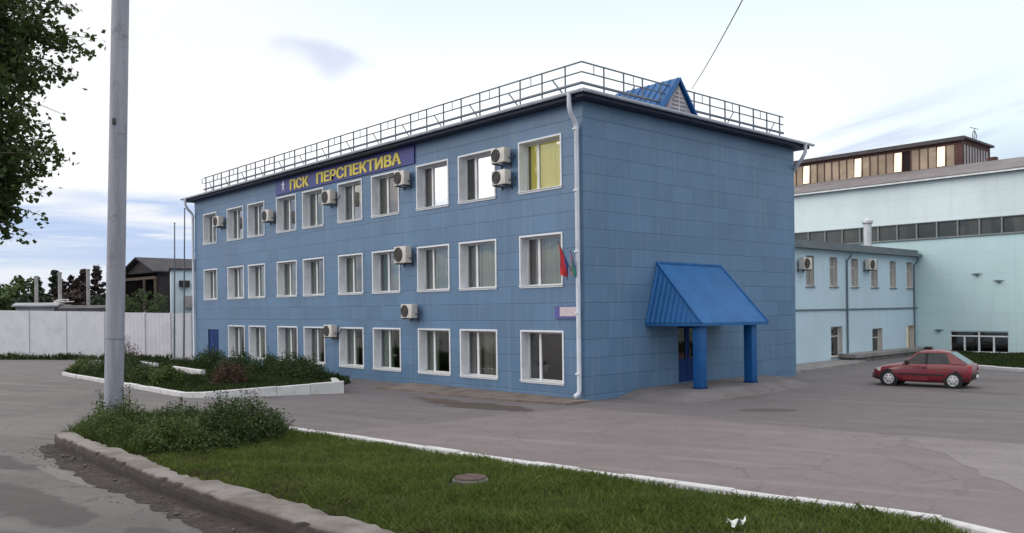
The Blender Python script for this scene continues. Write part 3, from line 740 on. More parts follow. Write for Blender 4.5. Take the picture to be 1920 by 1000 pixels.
def worn_kerb():
    m, g, b, o = new_mat('worn_kerb'); p = g.pos(); X, Y, Z = g.sep(p)
    c = g.mix(g.step(g.noise(p, 1.6, 6, .6), .35, .65), (.145, .127, .112), (.20, .178, .160))
    c = g.mix(g.m('MULTIPLY', g.step(g.noise(p, .7, 5), .5, .62), .7), c, (.27, .25, .24))
    foot_tone = g.step(g.m('ADD', Z, g.m('MULTIPLY', g.m('SUBTRACT', g.noise(p, 3.0, 5, .6), .5), .20)), .275, .20)
    c = g.mix(g.m('MULTIPLY', foot_tone, .9), c, (.050, .039, .032))  # kerb turns darker and browner towards its foot
    c = g.mix(g.m('MULTIPLY', g.step(g.noise(p, 45, 3), .45, .7), .35), c, (.09, .08, .07))
    g.put(b.inputs['Base Color'], c); b.inputs['Roughness'].default_value = .92; g.put(b.inputs['Normal'], g.bump(g.noise(p, 14, 5, .7), .7, .02))
    return m
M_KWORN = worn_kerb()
WK = [(-1.9, -10.2), (2.3, -9.62), (6.78, -9.12), (9.37, -8.77), (12.12, -8.34), (14.16, -8.04), (14.75, -8.12), (15.25, -8.45), (15.55, -9.1), (15.7, -11), (15.75, -14.1)]
o = kerb('white_kerb', WK[::-1], .17, .15, M_KWHITE, 1.0, .015, 4, z0=-.02); tag(o, kind='structure')
# the broad crumbling kerb on the road side
LK = [(-3.0, -14.93), (0, -14.97), (3, -15.0), (6.0, -14.93), (8, -14.82), (10, -14.6), (13, -14.35), (16, -14.2)]
b = MB(); r_ = random.Random(5); n = 120; rows = []
for i in range(n+1):
    x = -3.0+19*i/n; k = max(j for j in range(len(LK)-1) if LK[j][0] <= x+1e-6); t = (x-LK[k][0])/(LK[k+1][0]-LK[k][0]); y = LK[k][1]+(LK[k+1][1]-LK[k][1])*t
    chip = r_.random() < .12; hh = .27+r_.uniform(-.006, .006); wi = .20+.05*math.sin(x*1.1)+.03*math.sin(x*4.3)+r_.uniform(-.03, .03)+(.16 if 5 < x < 12 else 0)
    o1 = r_.uniform(-.012, .012)
    rows.append([(x, y+.02+o1, -.02), (x, y+.0+o1, hh*.45), (x, y+.015+o1+(.05 if chip else 0), hh-.025-(.03 if chip else 0)), (x, y+.045+o1, hh), (x, y+.2, hh+.012), (x, y+.2+wi, hh+r_.uniform(-.02, .015)), (x, y+.26+wi, hh-.12)])
vs_ = [q for r0 in rows for q in r0]; m_ = 7
b.add(vs_, [(i*m_+j, (i+1)*m_+j, (i+1)*m_+j+1, i*m_+j+1) for i in range(n) for j in range(m_-1)]+[tuple(range(m_))[::-1], tuple(n*m_+j for j in range(m_))])
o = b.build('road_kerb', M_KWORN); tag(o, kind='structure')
ISL = [(-2.95, -14.62), (-4.0, -14.5), (-5.2, -13.8), (-5.5, -12.6), (-4.6, -11.4), (-1.9, -10.25)]+[(x, y-.16) for x, y in WK[1:6]]+[(14.6, -8.6), (15.1, -9.2), (15.4, -11)]+[(15.6, -14.0), (13, -14.1), (10, -14.35), (8, -14.55), (6, -14.66), (3, -14.73), (0, -14.7)]
def inside(px, py, poly):
    c = np.zeros(len(px), bool); j = len(poly)-1
    for i in range(len(poly)):
        (xi, yi), (xj, yj) = poly[i], poly[j]
        t = ((yi > py) != (yj > py)) & (px < (xj-xi)*(py-yi)/(yj-yi+1e-12)+xi); c ^= t; j = i
    return c
M_SOIL = mat('island_soil', (.035, .042, .018), .95, 0, .3, 1.5, .5, .6, 14, dirt=(.075, .06, .04), dirt_amt=.7)
b = MB(); b.prism([(x, y, .0) for x, y in ISL], (0, 0, .06)); o = b.build('island_soil', M_SOIL); tag(o, kind='structure')
def grass(name, poly, z, count, hmin, hmax, m, wid=.012, clump=2.2, lean=.5, dens=None, slope=None):
    xs, ys = [p[0] for p in poly], [p[1] for p in poly]
    px, py = rng.uniform(min(xs), max(xs), count*3), rng.uniform(min(ys), max(ys), count*3)
    k = inside(px, py, poly)
    den = .5+.5*np.sin(px*clump+1.3*np.sin(py*clump*.8))*np.sin(py*clump*1.3+np.sin(px*.9)*1.7)
    k &= rng.random(len(px)) < .35+.65*den
    if dens is not None: k &= rng.random(len(px)) < dens(px, py)
    px, py, den = px[k][:count], py[k][:count], den[k][:count]; n = len(px)
    H = rng.uniform(hmin, hmax, n)*(.65+.6*den); an = rng.uniform(0, 2*np.pi, n); W = wid*rng.uniform(.6, 1.4, n)
    ln = rng.normal(0, lean, (n, 2))*H[:, None]
    zz = np.full(n, z) if slope is None else slope(px, py)
    base = np.stack([px, py, zz], 1); s = np.stack([np.cos(an)*W, np.sin(an)*W, np.zeros(n)], 1)
    mid = base+np.stack([ln[:, 0]*.35, ln[:, 1]*.35, H*.6], 1); tip = base+np.stack([ln[:, 0], ln[:, 1], H], 1)
    V = np.stack([base-s, base+s, mid+s*.8, tip, mid-s*.8], 1).reshape(-1, 3); F = np.arange(5*n).reshape(n, 5)
    return np_mesh(name, V, F, m)
M_GRASS = foliage_mat('lawn_grass', (.056, .092, .018), (.165, .215, .050), .3)
M_DRYG = foliage_mat('dry_grass', (.06, .058, .028), (.13, .115, .06), .3)
wkx, wky = np.array([p[0] for p in WK[:6]]), np.array([p[1] for p in WK[:6]])
dn = lambda x, y: np.where(x < -3.2, .5, 1.0)*np.clip((y+14.75)/1.2, .12, 1)*np.clip((np.interp(x, wkx, wky)-.05-y)/.5, .12, 1)
o = grass('island_grass', ISL, .05, 120000, .06, .16, M_GRASS, .010, 1.5, .55, lambda x, y: dn(x, y)*(np.hypot(x-7.56, y+11.06) > .42)*(np.hypot(x-12.45, y+10.55) > .16))
tag(o, 'short green grass growing on the kerbed island', 'grass', kind='stuff')
o = grass('dry_grass', ISL, .05, 30000, .05, .15, M_DRYG, .009, 2.3, .7, lambda x, y: np.clip((-12.7-y)/1.2, .10, 1)*(np.hypot(x-7.56, y+11.06) > .42))
tag(o, 'straw coloured grass tufts along the road kerb', 'grass', kind='stuff')

# ------------------------------------------------------------------ shrubs, weeds, trees
M_WEED = foliage_mat('weed_leaves', (.034, .062, .015), (.105, .150, .038))
M_WEED2 = foliage_mat('weed_leaves_dark', (.022, .044, .013), (.066, .104, .030))
M_HEDGE = foliage_mat('hedge_leaves', (.019, .041, .013), (.055, .092, .026))
M_RED = foliage_mat('russet_leaves', (.035, .022, .014), (.10, .055, .035))
M_STEM = mat('green_stem', (.06, .07, .03), .8)
M_BARK = mat('bark', (.09, .075, .06), .95, 0, .3, 6, .4, .8, 30)
def shrub(name, c, rx, ry, h, n, m, label, cat, group=None, size=.075, stems=9, spikes=0, rot=0.0, cm=.5):
    t = empty(name, (c[0], c[1], c[2])); t.rotation_euler = (0, 0, 0); tag(t, label, cat, group)
    r_ = random.Random(hash((round(c[0]*10), round(c[1]*10))) & 255)
    ca, sa = math.cos(rot), math.sin(rot)
    bs = MB(); tips = []
    for k in range(stems+spikes):
        an = r_.uniform(0, 2*math.pi); q = math.sqrt(r_.random())
        lx, ly = math.cos(an)*rx*q*.85, math.sin(an)*ry*q*.85
        hh = h*(1-.55*q*q)*r_.uniform(.7, 1.05)
        if k >= stems: hh = h*r_.uniform(1.05, 1.3); lx *= .7; ly *= .7
        bx, by = c[0]+ca*lx-sa*ly, c[1]+sa*lx+ca*ly
        tx, ty = bx+r_.uniform(-.15, .15)*h, by+r_.uniform(-.15, .15)*h
        bs.tube([(bx, by, c[2]-.02), ((bx+tx)/2+r_.uniform(-.03, .03), (by+ty)/2, c[2]+hh*.55), (tx, ty, c[2]+hh)], [.012, .009, .004], 4)
        tips.append((bx, by, tx, ty, hh, k >= stems))
    bs.build('stem', M_STEM, t)
    tp = np.array([q[:5] for q in tips]); sp = np.array([q[5] for q in tips])
    w = np.where(sp, .25, 1.0); w = w/w.sum()
    idx = rng.choice(len(tips), n, p=w); f = rng.uniform(.05, 1.02, n)**.8
    q = tp[idx]; spread = np.where(sp[idx], .05, .16)*h*(1.15-f*.6)+.02
    P = np.stack([q[:, 0]+(q[:, 2]-q[:, 0])*f, q[:, 1]+(q[:, 3]-q[:, 1])*f, c[2]+q[:, 4]*f], 1)
    P += rng.normal(size=(n, 3))*np.stack([spread*rx/max(rx, ry)*1.3, spread, spread*.6], 1)
    P[:, 2] = np.maximum(P[:, 2], c[2]+.02)
    V, F = leaf_arrays(P, size, .55, .5)
    np_mesh('foliage', V, F, m, t)
    return t
WD = 'weeds on the tip of the island'
shrub('weed_clump', (-4.2, -13.25, .08), .75, .7, .95, 4600, M_WEED, 'tall weeds wrapped around the foot of the grey pole', 'weeds', WD, .062, 24, 5)
shrub('weed_clump', (-2.6, -13.9, .08), 1.0, .65, .62, 3800, M_WEED, 'low bright weeds at the rounded end of the road kerb', 'weeds', WD, .06, 26, 1)
shrub('weed_clump', (-1.6, -12.6, .1), 1.3, .9, .78, 7600, M_WEED2, 'dense weeds behind the kerb between pole and the big bush', 'weeds', WD, .064, 34, 1)
shrub('weed_clump', (.2, -13.3, .1), 1.15, .9, .72, 8200, M_WEED, 'broad leafy weed clump in the middle of the island tip', 'weeds', WD, .064, 34, 1)
shrub('bush', (.0, -11.8, .1), 1.15, .95, 1.05, 11500, M_WEED2, 'biggest dark green bush at the tip of the grassy island', 'bush', None, .068, 46, 4)
shrub('weed_clump', (1.0, -12.9, .1), .8, .7, .4, 1700, M_WEED2, 'low dark weeds where the big bush meets the grass', 'weeds', WD, .07, 20, 2)

TIP = [(-3.3, -14.55), (-5.1, -13.7), (-5.3, -12.7), (-4.5, -11.5), (-1.9, -10.6), (.2, -10.6), (1.0, -12.2), (.5, -14.3), (-2.9, -14.6)]
o = grass('weed_grass', TIP, .05, 12000, .18, .42, M_WEED, .010, 1.2, .45, lambda x, y: np.clip((1.2-x)/1.5, .1, 1)*np.clip((y+14.7)/.8, .2, 1)); tag(o, 'tall wild grass between the weeds on the island tip', 'grass', kind='stuff')
# flower bed in front of the building
PL = [(-28.3, -8.3), (-27.9, -8.73), (-11.2, -8.66), (-10.75, -8.35), (-8.45, -3.9)]
o = kerb('flower_bed_kerb', PL, .17, .3, M_KWHITE, 1.2, .012, 8, hs=[.13, .15, .18, .22, .46]); tag(o, 'low whitewashed kerb wall around the planted bed by the long front', 'kerb wall')
o = kerb('flower_bed_kerb', [(-8.6, -3.95), (-10.7, -2.95)], .25, .4, M_KWHITE, 1.0, .01, 9); tag(o, 'short whitewashed return of the bed wall towards the building', 'kerb wall')
BED = [(-30.0, -6.6), (-28.2, -8.1), (-27.8, -8.5), (-11.2, -8.42), (-10.9, -8.25), (-8.85, -4.0), (-10.75, -3.0), (-12.2, -1.4), (-31.5, -1.4)]
b = MB(); b.prism([(x, y, 0) for x, y in BED], (0, 0, .1)); o = b.build('bed_soil', M_SOIL); tag(o, kind='structure')
M_BEDG = foliage_mat('bed_grass', (.016, .034, .010), (.05, .082, .022), .3)
o = grass('bed_grass', BED, .09, 42000, .12, .34, M_BEDG, .02, .9, .4); tag(o, 'green grass and ground cover filling the planted bed', 'grass', kind='stuff')
for i, (pth, lb) in enumerate((([(-21.4, -5.5), (-17.4, -5.7)], 'white inner kerb in the middle of the planted bed'), ([(-28.4, -5.2), (-24.2, -5.3)], 'white inner kerb at the far side of the planted bed'))):
    o = kerb('inner_kerb', pth, .2, .54, M_KWHITE, 1.0, .01, 30+i, z0=.05); tag(o, lb, 'kerb')
BD = 'green plants in the planted bed'
for i, (x, y, rx, ry, h_, n_, m_, lb) in enumerate([
    (-26.3, -7.9, 1.5, .5, .75, 2200, M_WEED, 'low plants at the far left tip of the bed'),
    (-23.6, -7.9, 1.5, .5, .85, 2400, M_WEED2, 'dark leafy plants left of the grey pole in the bed'),
    (-20.8, -7.9, 1.4, .5, .85, 2400, M_HEDGE, 'dark leafy plants behind the grey pole in the bed'),
    (-18.0, -7.9, 1.4, .5, .8, 2500, M_WEED2, 'leafy plants right of the grey pole in the bed'),
    (-15.3, -7.9, 1.3, .5, .75, 2200, M_WEED, 'leafy plants along the kerb left of the russet bush'),
    (-25.5, -5.9, 1.6, .6, .7, 1800, M_HEDGE, 'dark plants around the far inner kerb')]):
    shrub('bed_plant', (x, y, .19), rx, ry, h_, n_, m_, lb, 'plants', BD, .1, 16, 2)
shrub('russet_bush', (-12.6, -6.5, .19), .75, .75, .95, 2600, M_RED, 'russet bush in the middle of the planted bed', 'bush', None, .085, 20, 3)
for i, (x, y, rx, h_, m_, lb) in enumerate([
    (-22.2, -3.2, 1.3, .95, M_HEDGE, 'rounded dark bush in front of the far ground floor windows'), (-20.0, -2.9, 1.2, .85, M_HEDGE, 'dark bush second from the far end by the wall'),
    (-17.3, -2.8, 1.3, .8, M_WEED2, 'mid green bush under the middle ground floor windows'), (-14.8, -2.8, 1.3, .85, M_HEDGE, 'dark bush second from the near end by the wall'),
    (-12.9, -3.1, 1.2, .9, M_HEDGE, 'dark green bush at the near end of the planted bed')]):
    shrub('wall_bush', (x, y, .19), rx, .75, h_*1.25, 4200, m_, lb, 'bush', 'bushes along the blue front', .085, 26, 1)
shrub('fence_shrub', (-34.9, -3.5, .0), 1.3, 1.0, 1.55, 1500, M_RED, 'sparse brownish shrub standing before the white fence behind the pole', 'shrub', None, .09, 16, 6)
fw_ = [(-49.5, -8.2), (-44, -4.2), (-40, -1.2), (-36.5, .1), (-36.0, -1.2), (-39, -2.4), (-43.6, -5.6), (-49, -9.6)]
o = grass('fence_weeds', fw_, .0, 5000, .15, .5, M_BEDG, .03, 1.1, .5); tag(o, 'dark weeds growing along the foot of the white fence', 'weeds', kind='stuff')

def tree(name, base, h, crown, n, m, label, group=None, size=.3, trunk=.16, kind='round', cat='tree'):
    """tapered trunk, limbs, and leaves gathered in clumps at the limb ends"""
    t = empty(name, base); tag(t, label, cat, group)
    r_ = random.Random(int(abs(base[0]*37+base[1]*91)) & 1023)
    b = MB(); B = Vector(base)
    b.tube([B, B+Vector((.03, .02, h*.35)), B+Vector((-.04, .05, h*.7)), B+Vector((0, 0, h*.96))], [trunk, trunk*.8, trunk*.45, trunk*.12], 8)
    cl = []
    nl = 26
    for k in range(nl):
        f = .22+.76*k/nl
        rad = crown*({'cone': (1.05-f)*1.25, 'round': math.sin(min(1, max(.05, (f-.15)/.85))*math.pi)**.6}[kind])*r_.uniform(.55, 1.08)
        an = k*2.4+r_.uniform(-.4, .4); p0 = B+Vector((0, 0, h*f*.92)); p1 = B+Vector((math.cos(an)*rad, math.sin(an)*rad, h*f+(.1*rad if kind == 'round' else -.18*rad)))
        b.tube([p0, p0.lerp(p1, .5)+Vector((0, 0, .05*h)), p1], [trunk*.28, trunk*.16, trunk*.05], 4)
        cl.append((p1, max(.25, rad*.42))); cl.append((p0.lerp(p1, .55), max(.25, rad*.36)))
    cl.append((B+Vector((0, 0, h*.97)), crown*.18))
    b.build('trunk', M_BARK, t)
    C = np.array([q[0] for q in cl]); S = np.array([q[1] for q in cl]); w = S**2/(S**2).sum()
    i = rng.choice(len(cl), n, p=w); d = rng.normal(size=(n, 3)); d /= np.linalg.norm(d, axis=1)[:, None]
    P = C[i]+d*(S[i]*rng.uniform(.3, 1.05, n)**.6)[:, None]*np.array([1, 1, .72])
    V, F = leaf_arrays(P, size, .35, .6)
    np_mesh('crown', V, F, m, t)
    return t
# ------------------------------------------------------------------ the near tree whose branches hang in from the left
def near_tree():
    B = Vector((3.95, -20.42, 0)); t = empty('broadleaf_tree', B); tag(t, 'dark leafy tree whose hanging branches fill the upper left corner', 'tree')
    rt, fw = Vector((.672, .741, 0)), Vector((-.741, .672, 0))
    r_ = random.Random(3); b = MB(); sp = []
    b.tube([B, B+Vector((.05, .04, 2)), B+Vector((0, .1, 4.5)), B+Vector((.1, 0, 8)), B+Vector((0, 0, 10.4))], [.24, .2, .16, .09, .02], 10)
    # branches that reach towards the road (reach, height of the tip) and a full round of others
    seen = [(3.7, 7.2), (4.0, 6.9), (4.2, 6.75), (3.95, 6.45), (3.75, 6.3), (4.0, 6.0), (4.25, 5.9), (3.8, 5.6), (3.9, 5.45), (3.75, 5.1), (3.6, 4.9), (3.75, 4.55), (3.5, 4.6), (3.4, 4.3), (3.3, 4.0), (3.15, 3.75), (3.2, 6.9), (3.3, 6.1), (3.2, 5.3), (3.35, 7.5), (3.7, 7.7), (3.0, 4.6), (3.1, 4.9), (4.0, 7.9), (3.5, 8.4), (3.6, 5.9), (3.55, 6.6)]+[(r_.uniform(2.7, 3.35), r_.uniform(4.2, 8.4)) for _ in range(26)]+[(r_.uniform(3.3, 3.95), 4.7+2.9*q_/30) for q_ in range(30)]+[(4.1, 7.0), (4.25, 6.55), (4.15, 6.2), (4.1, 5.75), (3.95, 7.2), (3.85, 5.3), (3.65, 4.75), (3.1, 3.95), (3.25, 4.15), (3.0, 3.8), (3.05, 4.3)]
    for k, (u, z) in enumerate(seen):
        for q in range(4):
            w = r_.uniform(-1.9, 1.3); s = 1 if q == 0 else r_.uniform(.74, .96)
            sp.append((B+rt*u*s+fw*w+Vector((0, 0, z+r_.uniform(-.1, .25)*(q > 0))), q))
    for k in range(70):
        an = r_.uniform(0, 2*math.pi); z = r_.uniform(3.6, 10.2); rr = 3.6*math.sqrt(max(.05, 1-((z-6.4)/4.2)**2))*r_.uniform(.45, 1)
        p = B+Vector((math.cos(an)*rr, math.sin(an)*rr, z))
        if (p-B).dot(rt) < 3.0: sp.append((p, 1))
    C = []; limbs = []
    for k in range(17):                          # main limbs, each forking once
        z0 = 2.6+k*.42; an = k*2.4; rr = 2.3*math.sin(min(1, max(.15, (z0-1.6)/8.4))*math.pi)**.5
        s = B+Vector((0, 0, z0)); e1 = s+Vector((math.cos(an)*rr, math.sin(an)*rr, .9)); mm = s.lerp(e1, .5)+Vector((0, 0, -.12))
        b.tube([s, mm, e1], [.075, .05, .026], 6); limbs += [e1, s.lerp(e1, .6)]
        e2 = mm+Vector((math.cos(an+.7)*rr*.55, math.sin(an+.7)*rr*.55, .5)); b.tube([mm, e2], [.04, .02], 5); limbs.append(e2)
    for tip, q in sp:
        s = min(limbs, key=lambda q_: (q_-tip).length); md = s.lerp(tip, .5)+Vector((r_.uniform(-.12, .12), r_.uniform(-.12, .12), .15))
        b.tube([s, md, tip], [.022, .014, .004], 5)
        for _ in range(5):
            e0 = s.lerp(tip, r_.uniform(.6, .9))+Vector((0, 0, .15)); e1 = e0+Vector((r_.gauss(0, .35), r_.gauss(0, .35), r_.gauss(-.1, .2)))
            b.tube([e0, e1], [.01, .003], 4); C += [e0.lerp(e1, r_.uniform(.1, 1.1))+Vector((r_.gauss(0, .07), r_.gauss(0, .07), r_.gauss(-.03, .07))) for _ in range(30)]
        L = (tip-md).length
        for _ in range(95):
            f = r_.uniform(.0, 1.04)**.75; sg_ = .05+.15*(1-f)
            C.append(md.lerp(tip, f)+Vector((r_.gauss(0, sg_), r_.gauss(0, sg_), r_.gauss(-.04, sg_*.9))))
    b.build('trunk', M_BARK, t)
    V, F = leaf_arrays(np.array([tuple(q) for q in C]), .078, .1, .74, .35)
    np_mesh('crown', V, F, foliage_mat('broad_leaves', (.022, .044, .013), (.085, .122, .036), .4), t)
near_tree()

# trees far beyond the fence
M_FAR1 = foliage_mat('far_green', (.036, .072, .024), (.09, .14, .05), .15); M_FAR2 = foliage_mat('far_dark', (.018, .036, .020), (.042, .066, .036), .15)
M_FAR3 = foliage_mat('far_brown', (.035, .026, .026), (.075, .052, .048), .15)
for (x, y, h_, cr, m_, kd, lb) in [
    (-80.4, -3.6, 6.0, 2.6, M_FAR1, 'round', 'low green tree at the left edge of the frame'), (-79.6, .3, 6.9, 2.2, M_FAR1, 'round', 'rounded bright green tree left of the first grey post'),
    (-80.2, 2.1, 7.0, 1.3, M_FAR2, 'cone', 'slim dark conifer just left of the second grey post'), (-79, 3.5, 7.7, 1.6, M_FAR2, 'cone', 'tallest green conifer between the first and second grey post'),
    (-78.6, 5.0, 7.1, 1.5, M_FAR3, 'round', 'brownish tree right of the second grey post'), (-78.2, 6.1, 7.8, 1.5, M_FAR3, 'cone', 'dark brownish conifer left of the third grey post'),
    (-77.8, 7.3, 8.2, 1.6, M_FAR3, 'cone', 'tallest brownish conifer right of the third grey post'), (-77.4, 8.8, 7.7, 1.5, M_FAR3, 'cone', 'dark brownish conifer directly behind the grey pole'),
    (-76, -2.2, 5.4, 1.9, M_FAR1, 'round', 'low spreading tree under the leftmost conifers'), (-74.5, 1.0, 5.2, 1.9, M_FAR2, 'round', 'low dark tree between the first two grey posts'), (-73.5, 4.2, 5.4, 1.9, M_FAR3, 'round', 'low brownish tree between the last two grey posts'), (-72.5, 7.2, 5.4, 1.8, M_FAR2, 'round', 'low dark tree right behind the tall grey pole'),
    (-81, -6.5, 6.2, 2.6, M_FAR1, 'round', 'green tree outside the left frame edge')]:
    if 'outside' in lb: continue
    tree('far_tree', (x, y, 0), h_, cr*1.15, 3200, m_, lb, 'trees far beyond the fence', .42, .16, kd)
for (x, y, h_, lb) in [(-35.7, -3.6, 3.9, 'left of the three green bushes rising over the fence before the barn'), (-35.4, -2.5, 4.25, 'middle of the three green bushes rising over the fence before the barn'), (-35.2, -1.4, 4.0, 'right of the three green bushes rising over the fence before the barn')]:
    pass

# loose grit in the dirt below the road kerb
n = 650; gx = rng.uniform(-3.0, 13, n); gy = -15.12-np.abs(rng.normal(0, .28, n))+np.clip(gx-7, 0, 8)*.09; gs = rng.uniform(.006, .022, n)*(1+(rng.random(n) < .04)*1.6)
dirs = np.array([(1, 0, 0), (0, 1, 0), (-1, 0, 0), (0, -1, 0), (0, 0, .8), (0, 0, -.6)], float)
V = (np.stack([gx, gy, .012+gs*.4], 1)[:, None, :]+dirs[None]*gs[:, None, None]*rng.uniform(.6, 1.3, (n, 6, 1))).reshape(-1, 3)
F = (np.array([(0, 1, 4), (1, 2, 4), (2, 3, 4), (3, 0, 4), (1, 0, 5), (2, 1, 5), (3, 2, 5), (0, 3, 5)])[None]+np.arange(n)[:, None, None]*6).reshape(-1, 3)
o = np_mesh('grit', V, F, mat('grit_stone', (.12, .105, .095), .9, 0, .4, 30)); tag(o, 'loose stones and grit in the dirt below the road kerb', 'grit', kind='stuff')
for (x, y, h_, lb) in [(-48.2, .9, 4.5, 'leftmost green bush rising over the fence before the dark barn'), (-47.9, 2.0, 4.95, 'middle green bush rising over the fence before the dark barn'), (-47.5, 3.1, 4.6, 'rightmost green bush rising over the fence before the dark barn')]:
    tree('tall_bush', (x, y, 0), h_, 1.0, 1500, M_FAR1, lb, 'bushes between the fence and the barn', .17, .07, 'round', 'bush')

# ------------------------------------------------------------------ fence
M_FENCE = mat('whitewashed_panel', (.60, .615, .645), .85, 0, .05, 1.2, .08, .25, 20, dirt=(.36, .37, .40), dirt_amt=.35)
M_LILAC = mat('lilac_sheet', (.60, .58, .635), .6, 0, .06, 1.0, dirt=(.42, .39, .44), dirt_amt=.3)
fence = empty('concrete_fence', (-49.05, -7.27, 0)); tag(fence, 'long whitewashed concrete panel fence across the back of the yard', 'fence')
P0, P1 = Vector((-49.05, -7.27, 0)), Vector((-36.3, .73, 0)); fd = (P1-P0).normalized(); fn = Vector((fd.y, -fd.x, 0))
FL = (P1-P0).length
def fpt(s, off=0.0, z=0.0): return P0+fd*s+fn*off+Vector((0, 0, z))
def ftop(s): return 3.36-.022*s
s = -16.4; w = 3.15
while s < 8.6:
    e_ = min(s+w, 8.75)
    b = MB(); b.prism([fpt(s+.1, 0, -.05), fpt(e_-.03, 0, -.05), fpt(e_-.03, 0, ftop(e_)), fpt(s+.1, 0, ftop(s))], fn*-.12)
    b.build('panel', M_FENCE, fence)
    b = MB(); b.prism([fpt(s-.02, .05, -.05), fpt(s+.09, .05, -.05), fpt(s+.09, -.16, -.05), fpt(s-.02, -.16, -.05)], (0, 0, ftop(s)+.05)); b.build('post', M_FENCE, fence)
    s += w
gate = empty('sheet_gate', fpt(8.8)); tag(gate, 'pale lilac sheet metal fence section between the white panels and the blue building', 'gate')
for s0, s1 in ((8.8, 12.0), (12.05, 14.0), (14.05, 15.6), (15.65, 18.6)):
    b = MB(); n = int((s1-s0)/.1); V = []
    for k in range(n+1):
        s = s0+(s1-s0)*k/n; o_ = .008 if k % 3 else 0
        V += [fpt(s, o_, .12), fpt(s, o_, ftop(s)-.02)]
    b.add(V, [(2*k, 2*k+2, 2*k+3, 2*k+1) for k in range(n)]); p = b.build('panel', M_LILAC if s0 < 13.9 else M_FENCE, gate)
    b = MB(); b.prism([fpt(s0-.03, .06, 0), fpt(s0+.06, .06, 0), fpt(s0+.06, -.06, 0), fpt(s0-.03, -.06, 0)], (0, 0, ftop(s0)+.02)); b.build('post', M_LILAC, gate)

# posts, stores and barn beyond the fence
M_POSTG = mat('grey_post', (.30, .29, .29), .85, 0, .15, 2)
for i, ((x, y, z), lb) in enumerate((((-54.56, -3.71, 5.94), 'first grey concrete post from the left behind the fence'), ((-54.19, -2.14, 6.25), 'second grey concrete post from the left behind the fence'), ((-53.69, -.21, 6.52), 'third grey concrete post, nearest the tall pole, behind the fence'))):
    t = empty('concrete_post', (x, y, 0)); tag(t, lb, 'post', 'concrete posts behind the fence')
    b = MB(); b.prism([(x-.16, y-.16, 0), (x+.16, y-.16, 0), (x+.16, y+.16, 0), (x-.16, y+.16, 0)], (0, 0, z*.55)); b.build('base', M_POSTG, t)
    b = MB(); b.prism([(x-.11, y-.11, z*.55), (x+.11, y-.11, z*.55), (x+.11, y+.11, z*.55), (x-.11, y+.11, z*.55)], (0, 0, z*.45)); b.build('shaft', M_POSTG, t)
    b = MB(); b.box(x-.13, x+.13, y-.13, y+.13, z, z+.1); b.build('cap', M_POSTG, t)
def shed(name, a, bb, z, depth, m, mr, label):
    a, bb = Vector((*a, 0)), Vector((*bb, 0)); d = (bb-a).normalized(); n_ = Vector((-d.y, d.x, 0))*depth
    if n_.x > 0: n_ = -n_
    t = empty(name, a); tag(t, label, 'shed')
    b = MB(); b.prism([a, bb, bb+n_, a+n_], (0, 0, z-.12)); b.build('wall', m, t)
    b = MB(); o_ = d*.25; f_ = -n_.normalized()*.25
    b.prism([a-o_+f_+Vector((0, 0, z-.118)), bb+o_+f_+Vector((0, 0, z-.118)), bb+o_+n_+Vector((0, 0, z+.12)), a-o_+n_+Vector((0, 0, z+.12))], (0, 0, .1)); b.build('roof', mr, t)
M_SHEDW = mat('shed_grey', (.30, .30, .32), .8, 0, .15, 1); M_SHEDR = mat('shed_roof_pale', (.26, .27, .29), .6, 0, .2, 1)
M_DARKR = mat('dark_roof', (.075, .07, .072), .8, 0, .3, 1)
shed('storage_shed', (-50.9, -5.9), (-50.2, -3.5), 3.72, 3, M_SHEDW, M_SHEDR, 'low grey shed with pale flat roof just above the fence')
shed('storage_shed', (-50.2, -3.2), (-49.3, -.4), 3.5, 3, M_SHEDW, M_DARKR, 'low dark roofed shed just above the fence before the tall pole')
t = empty('plank_stack', (-54.6, -1.9, 0)); tag(t, 'untidy pale stack of boards showing between two grey posts', 'stack')
r_ = random.Random(4); b = MB()
for k in range(9):
    b.cbox((-54.7+r_.uniform(-.3, .3), -1.9+r_.uniform(-.45, .5), 3.5+k*.085), (2.2, r_.uniform(.5, 1.2), .07), Euler((r_.uniform(-.05, .05), r_.uniform(-.04, .04), r_.uniform(-.5, .5))).to_matrix())
b.build('boards', mat('pale_board', (.62, .60, .58), .8, 0, .15, 3), t)
b = MB(); b.box(-55.6, -53.8, -2.5, -1.3, 0, 3.46); b.build('support', M_SHEDW, t)
barn = empty('open_barn', (-56.9, 6.3, 0)); tag(barn, 'dark open-fronted barn with a wide dark roof beyond the fence', 'barn')
N = Vector((-56.9, 6.3, 0)); dd = Vector((-.944, .330, 0)); rl = Vector((.330, .944, 0))
Fc = N-rl*2.75+dd*6.4; dl = (rl*6.4+dd*2.75).normalized(); E_ = N+dl*19; Ef = Fc+dl*19; AP = (N+Fc)/2; zE, zA = 6.75, 8.0; Zv = lambda z: Vector((0, 0, z))
M_BARN = mat('barn_boards', (.030, .026, .028), .9, 0, .3, 2); M_BROOF = mat('barn_roof', (.042, .042, .05), .8, 0, .2, 1); M_BWOOD = mat('barn_beam', (.085, .064, .05), .9, 0, .3, 3)
b = MB()
b.face(N+Zv(0), E_+Zv(0), E_+Zv(zE), N+Zv(zE)); b.face(E_, Ef, Ef+Zv(zE), E_+Zv(zE)); b.face(Fc, Ef, Ef+Zv(zE), Fc+Zv(zE)); b.build('wall', M_BARN, barn)
b = MB(); og = -dl*.5; ov = (N-Fc).normalized()*.4
for P_, sg_ in ((N, 1), (Fc, -1)):
    b.prism([P_+og+ov*sg_+Zv(zE-.12), P_+dl*19.4+ov*sg_+Zv(zE-.12), AP+dl*19.4+Zv(zA), AP+og+Zv(zA)], (0, 0, .12))
b.build('roof', M_BROOF, barn)
